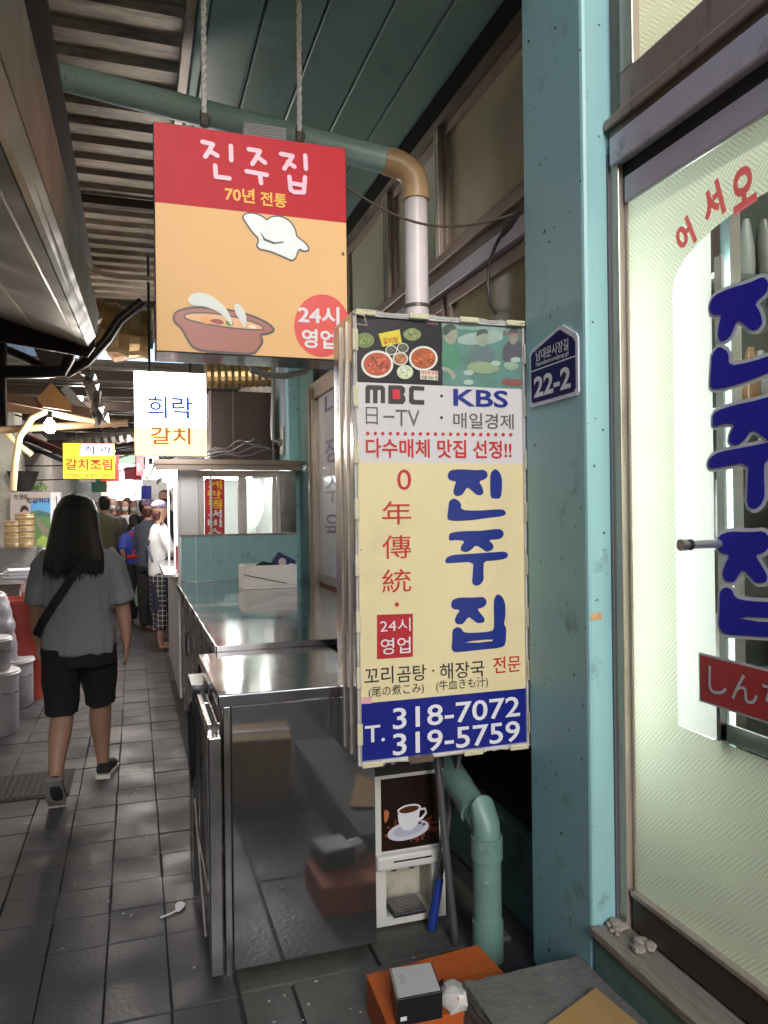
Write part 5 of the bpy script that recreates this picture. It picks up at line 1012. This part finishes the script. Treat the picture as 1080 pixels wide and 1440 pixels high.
# --- woman walking away (x to the right, y away from the camera)
WL = (-.30,4.50,0); WM = thing('person', 'woman in grey T-shirt and black shorts walking away, strap across her back', 'person', WL)
def limb(mb, pts, side=(1,0,0), n=14): mb.loft([(p[:3],p[3],p[4] if len(p)>4 else p[3]) for p in pts], side, n)
b = MB()
limb(b,[(0,.0,.80,.17,.12),(0,0,.95,.165,.115),(0,.005,1.15,.17,.115),(0,0,1.30,.15,.09),(0,-.005,1.37,.07,.06),(0,.0,1.43,.052,.055),(0,.012,1.47,.06,.07),(0,.012,1.53,.078,.092),(0,.008,1.59,.072,.085),(0,.0,1.625,.04,.05)])
limb(b,[(-.15,0,1.31,.05),(-.185,-.01,1.22,.048),(-.207,-.02,1.05,.042),(-.215,.03,.93,.036),(-.212,.07,.84,.027)])       # arms
limb(b,[(.15,0,1.31,.05),(.19,.01,1.22,.048),(.222,.02,1.04,.042),(.24,.01,.92,.036),(.245,-.0,.82,.026)])
# hands: palm and five fingers, a little curled
def hand(mb, w, s):
    x,y,z = w
    limb(mb,[(x,y,z+.02,.024,.018),(x,y+.005,z-.03,.034,.017),(x,y+.008,z-.075,.040,.016),(x,y+.01,z-.085,.037,.014)],(0,1,0),10)
    for i,(dy,l) in enumerate(((-.030,.045),(-.010,.056),(.010,.060),(.030,.052))):
        limb(mb,[(x,y+dy+.008,z-.07,.0105),(x-s*.004,y+dy+.009,z-.08-l*.5,.0100),(x-s*.020,y+dy*.9+.008,z-.08-l,.0090)],(0,1,0),8)
    limb(mb,[(x-s*.005,y+.03,z-.02,.013),(x-s*.012,y+.052,z-.055,.0115),(x-s*.018,y+.058,z-.085,.0095)],(0,1,0),8)
hand(b,(-.212,.07,.84),-1); hand(b,(.245,0,.82),1)
limb(b,[(.085,.02,.80,.095,.095),(.095,.09,.62,.083),(.10,.13,.46,.060),(.095,.17,.34,.062),(.10,.215,.20,.045),(.105,.235,.09,.034),(.108,.26,.05,.036)])
limb(b,[(.108,.22,.03,.036,.03),(.125,.30,.028,.042,.026),(.145,.38,.022,.036,.02)],(1,-.2,0))
limb(b,[(-.085,-.02,.80,.095,.095),(-.09,-.03,.62,.083),(-.085,-.02,.47,.060),(-.095,-.08,.36,.060),(-.105,-.15,.25,.045),(-.11,-.21,.16,.034),(-.11,-.225,.135,.036)])
limb(b,[(-.108,-.255,.145,.034,.032),(-.105,-.215,.08,.040,.032),(-.10,-.165,.028,.036,.022)],(1,0,0))
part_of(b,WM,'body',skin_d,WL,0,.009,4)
grey = mat('grey_jersey', (.23,.235,.26), .9, var=.14, scale=30, bump=.3, bscale=60)
b = MB()
limb(b,[(0,-.005,.765,.192,.145),(0,0,.86,.190,.142),(0,.0,.98,.176,.132),(0,.005,1.14,.178,.130),(0,0,1.26,.172,.115),(0,-.003,1.335,.14,.088),(0,-.005,1.375,.08,.065)])
limb(b,[(-.125,0,1.30,.065,.08),(-.175,-.008,1.24,.064,.08),(-.202,-.015,1.13,.060,.076),(-.214,-.02,1.045,.062,.074)]); limb(b,[(.125,0,1.30,.065,.08),(.178,.008,1.24,.064,.08),(.210,.012,1.13,.060,.076),(.228,.018,1.035,.062,.074)])
sh = part_of(b,WM,'t_shirt',grey,WL,0,.010,5)
folds(sh, .009, 9)
b = MB(); limb(b,[(0,-.005,.70,.19,.14),(0,0,.80,.19,.14),(0,0,.86,.185,.135)])
limb(b,[(.088,.02,.80,.104,.115),(.094,.08,.64,.099,.106),(.10,.12,.52,.085,.092),(.102,.13,.46,.082,.090)]); limb(b,[(-.088,-.02,.80,.104,.115),(-.092,-.025,.64,.099,.106),(-.09,-.025,.52,.085,.092),(-.09,-.025,.45,.082,.090)])
folds(part_of(b,WM,'shorts',mat('black_cotton', (.010,.010,.011), .9, var=.3),WL,0,.010,3), .006, 11)
b = MB(); limb(b,[(0,.0,1.635,.035,.045),(0,-.01,1.61,.085,.095),(-.005,-.02,1.54,.118,.115),(-.01,-.04,1.45,.130,.105),(-.012,-.065,1.36,.145,.085),(-.015,-.085,1.28,.158,.065),(-.018,-.095,1.225,.150,.045),(-.02,-.098,1.205,.10,.03)])
ho = part_of(b,WM,'hair',hairm,WL,0,.010,5)
b = MB()
for i in range(90):                                                   # loose strands along the lower edge
    u=random.uniform(-1,1); x=-.015+u*.15; y=-.095-.045*math.sqrt(max(0,1-u*u)); b.tube([(x*.9,y+.01,1.34),(x,y,1.26),(x*1.02+random.uniform(-.012,.012),y+.005,1.20-random.uniform(0,.035)+.03*u*u)],[.006,.005,.001],5)
part_of(b,ho,'hair_ends',hairm,WL,0)['kind']='stuff'
st=[(.05,-.115,1.30),(-.02,-.150,1.20),(-.10,-.152,1.08),(-.17,-.125,.97),(-.205,-.06,.90),(-.215,.03,.87)]
mb=MB()
for p,q in zip(st,st[1:]): mb.bar(p,Vector(q)+(Vector(q)-Vector(p))*.1,.04,.008,up=(0,-1,.1))
part_of(mb,WM,'bag_strap',black,WL,0)
sole=flat('sole_white',(.55,.53,.5),.6); shoe=mat('black_canvas',(.015,.015,.018),.8)
b=MB(); limb(b,[(.105,.20,.045,.040,.04),(.112,.25,.055,.044,.045),(.128,.31,.045,.047,.034),(.145,.375,.036,.043,.026),(.152,.405,.03,.03,.016)],(1,-.2,0)); so_=part_of(b,WM,'shoe',shoe,WL,0,.008,3)
part_of(MB().slab([(.065,.185,0),(.145,.175,0),(.175,.30,0),(.192,.38,0),(.165,.425,0),(.12,.40,0),(.078,.29,0)],(0,0,.024)),so_,'sole',sole,WL,0)
b=MB(); limb(b,[(-.108,-.275,.165,.036,.036),(-.106,-.245,.125,.042,.045),(-.104,-.205,.075,.046,.036),(-.10,-.155,.030,.042,.026)],(1,0,0)); so_=part_of(b,WM,'shoe',shoe,WL,0,.008,3)
part_of(MB().slab([(-.148,-.318,.178),(-.068,-.318,.178),(-.058,-.245,.062),(-.062,-.175,.004),(-.145,-.175,.004),(-.152,-.245,.062)],(0,.020,.012)),so_,'sole',mat('worn_sole',(.20,.19,.19),.7),WL,0)
# --- people further down the alley
def person(label, x, y, H, hd, top, low, hair, lean=0, arms=(0,0), extras='', z0=0, long=False):
    k=H/1.7; loc=(x,y,z0); T=thing('person',label,'person',loc,'people down the alley'); S_=lambda *q:[(a*k,b_*k,c*k,*[r*k for r in rs]) for a,b_,c,*rs in q]
    def ln(z): return lean*max(0,z-.9)
    b=MB(); L=lambda *q: limb(b,[(p[0],p[1]+ln(p[2]),p[2]-(lean*.35*max(0,p[2]-.9)),*p[3:]) for p in S_(*q)],(1,0,0),10)
    L((0,0,.85,.15,.10),(0,0,1.05,.135,.10),(0,0,1.25,.15,.105),(0,0,1.38,.14,.085),(0,0,1.45,.06,.055),(0,0,1.50,.05,.055),(0,.015,1.56,.062,.075),(0,.02,1.62,.075,.092),(0,.015,1.67,.068,.085),(0,.01,1.70,.03,.04))
    for s,a in ((-1,arms[0]),(1,arms[1])):
        L((s*.16,0,1.39,.05),(s*.20,.02,1.25,.045),(s*.215,.02+a*.06,1.10,.04),(s*(.205-.06*a),.05+a*.22,.98+a*.12,.034),(s*(.19-.10*a),.07+a*.28,.88+a*.22,.03))
        L((s*.085,0,.88,.085),(s*.09,.02*s,.50,.058),(s*.09,-.02*s,.28,.05),(s*.09,-.03*s,.08,.036)); L((s*.09,-.05*s,.035,.036,.03),(s*.095,.12-.03*s,.025,.038,.022))
    part_of(b,T,'body',skin,loc,hd,.018,4)
    b=MB(); L=lambda *q: limb(b,[(p[0],p[1]+ln(p[2]),p[2]-(lean*.35*max(0,p[2]-.9)),*p[3:]) for p in S_(*q)],(1,0,0),10)
    L((0,0,.84,.175,.13),(0,0,1.05,.165,.125),(0,0,1.25,.175,.13),(0,0,1.39,.165,.10),(0,0,1.455,.075,.07))
    for s,a in ((-1,arms[0]),(1,arms[1])):
        pts=[(s*.14,0,1.38,.07),(s*.20,.02,1.25,.066),(s*.222,.02+a*.06,1.12,.06)]
        if long: pts.append((s*(.205-.06*a),.05+a*.22,.98+a*.12,.05))
        L(*pts)
    part_of(b,T,'top',top,loc,hd,.02,4)
    b=MB(); L=lambda *q: limb(b,S_(*q),(1,0,0),10)
    L((0,0,.78,.165,.12),(0,0,.92,.165,.12))
    for s in (-1,1): L((s*.085,0,.88,.10),(s*.092,.02*s,.50,.08),(s*.092,-.02*s,.22 if 'crop' in extras else .08,.07))
    part_of(b,T,'trousers',low,loc,hd,.02,3)
    hz_=lambda z:z-(lean*.35*max(0,z-.9)); 
    b=MB(); f=lambda *q: limb(b,[(p[0],p[1]+ln(p[2]),hz_(p[2]),*p[3:]) for p in S_(*q)],(1,0,0),12)
    if hair is not None:
        if 'hat' in extras:
            f((0,-.03,1.49,.055,.035),(0,-.035,1.55,.075,.05),(0,-.03,1.60,.08,.06)); part_of(b,T,'hair',brh,loc,hd,.016,3); b=MB()
            f((0,-.005,1.635,.088,.100),(0,0,1.68,.085,.095),(0,.0,1.715,.06,.07),(0,0,1.73,.02,.02)); f((0,.06,1.630,.075,.09),(0,.075,1.642,.07,.085)); part_of(b,T,'hat',hair,loc,hd,.014,2)
        else:
            f((0,-.02,1.50,.06,.04),(0,-.025,1.56,.080,.065),(0,-.015,1.63,.088,.090),(0,0,1.685,.078,.085),(0,.0,1.72,.04,.045)); part_of(b,T,'hair',hair,loc,hd,.016,3)
    if 'mask' in extras:
        b=MB(); f=lambda *q: limb(b,[(p[0],p[1]+ln(p[2]),hz_(p[2]),*p[3:]) for p in S_(*q)],(1,0,0),12); f((0,.055,1.535,.045,.04),(0,.068,1.57,.058,.05),(0,.07,1.60,.05,.045)); part_of(b,T,'mask',black if 'dark' in extras else flat('mask_white',(.7,.72,.75),.7),loc,hd)
    if 'apron' in extras:
        b=MB(); limb(b,S_((0,.03,.45,.17,.12),(0,.03,.75,.185,.125),(0,.02,1.02,.175,.13),(0,.04,1.2,.11,.12))); part_of(b,T,'apron',mat('navy_apron',(.018,.022,.05),.6,var=.2),loc,hd)
        for s in (-1,1): 
            b=MB(); b.tube([Vector((s*.09*k,.09*k,1.28*k)),Vector((s*.10*k,0,1.47*k)),Vector((0,-.145*k,1.2*k)),Vector((-s*.12*k,-.12*k,1.02*k))],.014*k,6); part_of(b,T,'apron_strap',mat('navy_apron',(.018,.022,.05),.6),loc,hd)
    if 'stripes' in extras:
        for s in (-1,1):
            b=MB(); b.tube([Vector((s*.12*k,(-.145+ln(1.1))*k,hz_(1.0)*k)),Vector((s*.02*k,(-.15+ln(1.2))*k,hz_(1.2)*k)),Vector((-s*.10*k,(-.12+ln(1.4))*k,hz_(1.42)*k))],.022*k,6); part_of(b,T,'strap',mat('scarlet_strap',(.6,.03,.05),.6),loc,hd)
        b=MB(); b.tube([Vector((-.17*k,(-.10+ln(1.))*k,hz_(1.02)*k)),Vector((0,(-.15+ln(1.))*k,hz_(1.02)*k)),Vector((.17*k,(-.10+ln(1.))*k,hz_(1.02)*k))],.03*k,6); part_of(b,T,'strap',mat('scarlet_strap',(.6,.03,.05),.6),loc,hd)
    return T
plaid = bpy.data.materials.new('plaid_cloth'); plaid.use_nodes=True; t=plaid.node_tree; bs_=t.nodes['Principled BSDF']; g_=nd(t,'ShaderNodeNewGeometry'); s_=nd(t,'ShaderNodeSeparateXYZ'); t.links.new(g_.outputs['Position'],s_.inputs[0])
def _st(o,k):
    a=nd(t,'ShaderNodeMath',operation='MULTIPLY'); a.inputs[1].default_value=k; t.links.new(o,a.inputs[0]); b_=nd(t,'ShaderNodeMath',operation='FRACT'); t.links.new(a.outputs[0],b_.inputs[0]); c=nd(t,'ShaderNodeMath',operation='LESS_THAN'); c.inputs[1].default_value=.16; t.links.new(b_.outputs[0],c.inputs[0]); return c.outputs[0]
mxp=nd(t,'ShaderNodeMath',operation='MAXIMUM'); t.links.new(_st(s_.outputs[2],18),mxp.inputs[0]); t.links.new(_st(s_.outputs[0],22),mxp.inputs[1]); cm_=nd(t,'ShaderNodeMix',data_type='RGBA'); cm_.inputs[6].default_value=(.015,.015,.02,1); cm_.inputs[7].default_value=(.4,.4,.42,1); t.links.new(mxp.outputs[0],cm_.inputs[0]); t.links.new(cm_.outputs[2],bs_.inputs['Base Color'])
wsh=mat('white_shirt',(.62,.62,.64),.8,var=.08,bump=.3,bscale=12); blt=mat('black_trousers',(.014,.013,.015),.85); nvy=mat('striped_navy_top',(.06,.065,.10),.8,var=.3,scale=30,stretch=(1,1,6)); olv=mat('olive_shirt',(.14,.135,.09),.85,var=.15); rdt=mat('red_top',(.5,.03,.05),.8); dkj=mat('dark_jacket',(.03,.03,.04),.8,var=.2); blv=mat('blue_vest',(.03,.06,.40),.6,var=.15); jean=mat('denim',(.05,.07,.13),.85); cap=mat('mauve_cap',(.16,.12,.20),.8,var=.3,scale=25,stretch=(1,1,5)); brh=mat('auburn_hair',(.07,.02,.018),.5); grh=mat('grey_hair',(.22,.21,.2),.6); mrn=mat('maroon_skirt',(.13,.05,.05),.8)
def at(px, Y): p=onY(px,720,Y); return p.x
person('woman in navy apron and plaid trousers standing at the kiosk side', at(224,9.0), 9.0, 1.66, -75, wsh, plaid, cap, 0, (.7,.9), 'apron crop hat')
person('woman in striped navy top and cap behind the apron woman', at(209,10.4), 10.4, 1.70, -40, nvy, blt, cap, 0, (.3,.6), 'hat', long=True)
pb=person('bending woman in blue vest with red straps', at(194,11.2), 11.2, 1.60, 12, blv, blt, hairm, .38, (.3,.5), 'stripes', long=False)
person('dark haired man in black face mask beyond the kiosk', at(232,11.5), 11.5, 1.86, 160, dkj, blt, hairm, 0, (.3,.3), 'mask dark')
person('man in olive shirt walking among the crowd', at(147,13.0), 13.0, 1.82, 5, olv, blt, hairm, 0, (.2,.4), '')
person('person in dark jacket right of the olive shirt', at(158,14.0), 14.0, 1.80, 170, dkj, jean, grh, 0, (.2,.2), 'mask',long=True)
person('masked person in white shirt facing the camera', at(176,14.5), 14.5, 1.78, 175, wsh, mrn, hairm, 0, (.8,.8), 'mask')
person('masked woman in pale shirt behind the white shirt', at(187,15.5), 15.5, 1.78, 190, mat('pale_lilac_shirt',(.55,.53,.58),.8), jean, hairm, 0, (.6,.2), 'mask')
person('person in red top deep in the crowd', at(166,17), 17, 1.82, 180, rdt, blt, hairm, 0, (.2,.2), 'mask')
person('tall person in the far crowd with dark hair', at(179,19), 19, 1.92, 180, dkj, blt, hairm, 0, (.2,.2), 'mask',long=True)
person('person in dark clothes half hidden beside the blue curtain', at(202,13.2), 13.2, 1.76, 20, dkj, blt, hairm, 0, (.2,.2), '',long=True)
person('person in grey top left of the olive shirt', at(136,15.5), 15.5, 1.76, 10, mat('mid_grey_top',(.25,.25,.26),.8), jean, grh, 0, (.2,.2), '')
gb_=thing('carrier_bag','pale green plastic carrier bag held by the bending woman','bag',(at(199,10.9),10.9,.3)); bx_=at(199,10.9)
mb=MB().loft([((bx_,10.9,.28),.09,.06),((bx_,10.9,.36),.11,.07),((bx_,10.9,.55),.08,.05),((bx_+.01,10.9,.66),.03,.02),((bx_+.02,10.9,.76),.012,.01)],n=12); mb.build('sack',mat('green_bag',(.35,.55,.45),.4,var=.1,bump=.5,bscale=15),gb_)
# ------------------------------------------------------------------ goods and awnings further down
rg = random.Random(11)
cols = [(.45,.08,.06),(.10,.16,.30),(.50,.40,.12),(.55,.53,.50),(.12,.25,.14),(.35,.22,.12)]
wrds = ['red','blue','yellow','white','green','brown']
spots = [(-1.45,10.9),(-1.15,11.1),(-1.5,11.6),(-1.2,11.9),(-1.42,12.6),(-1.1,12.9),(-1.3,13.6),(-1.05,14.2),(-1.35,14.8),(-1.1,15.6),(.75,10.2),(.62,11.0),(.85,11.6),(.7,12.6),(.6,13.6),(.8,14.6)]
for i,(x,y) in enumerate(spots):
    z=0
    for k in range(rg.randint(2,5)):
        ci=rg.randrange(6); h=rg.uniform(.22,.34); wd=rg.uniform(.30,.46)
        o=thing('goods_crate', '%s crate, number %s from the ground in the %s stack along the far alley' % (wrds[ci],['one','two','three','four','five'][k],['first','second','third','fourth','fifth','sixth','seventh','eighth','ninth','tenth','first right-hand','second right-hand','third right-hand','fourth right-hand','fifth right-hand','sixth right-hand'][i]), 'crate', (x,y,z), 'crates stacked along the far alley')
        m_=mat('crate_%s'%wrds[ci],cols[ci],.6,var=.25,scale=12); rz=rg.uniform(-.15,.15)
        MB().obox((x,y,z+h/2-.01),(wd,wd*.8,h-.03),rz).build('body',m_,o,bevel=.01); MB().obox((x,y,z+h-.022),(wd+.02,wd*.8+.02,.03),rz).build('rim',m_,o)
        z+=h
aw=[('striped faded awning above the far left stalls',-1.1,12.0,(.35,.12,.10)),('grey blue awning behind the striped awning',-1.15,15.0,(.14,.17,.24)),('dull green awning over the far right stall',.75,12.2,(.12,.20,.15)),('brown awning over the farthest right stall',.8,15.5,(.20,.14,.10))]
for lb,x,y,c in aw:
    o=thing('stall_awning',lb,'awning',(x,y,2.3)); s_=-1 if x<0 else 1
    MB().slab([(x+s_*.6,y-1.2,2.75),(x-s_*.35,y-1.2,2.32),(x-s_*.35,y+1.3,2.32),(x+s_*.6,y+1.3,2.75)],(0,0,.02)).build('canopy',mat('aw%s'%lb[:6],c,.7,var=.3,scale=5,stretch=(1,8,1)),o)
    MB().box(x-s_*.35-.01,x-s_*.35+.01,y-1.2,y+1.3,2.16,2.32).build('valance',mat('aw%s'%lb[:6],c,.7),o)
for i,(x,y,z,c,wd,h) in enumerate([(-.75,11.6,2.0,(.6,.55,.5),.22,.5),(-.55,13.8,2.1,(.5,.06,.05),.3,.45),(.35,12.4,2.15,(.08,.10,.35),.25,.4),(.2,15.2,2.2,(.55,.45,.1),.4,.3),(-.2,16.4,2.25,(.6,.1,.12),.5,.25),(-.85,16.8,2.0,(.1,.3,.2),.3,.5)]):
    o=MB().box(x,x+wd,y,y+.02,z,z+h).build('hanging_banner',mat('hb%d'%i,c,.7,var=.3,scale=18),None); tag(o,['cream','scarlet','navy','mustard','crimson','green'][i]+' cloth banner hanging over the far alley','banner')
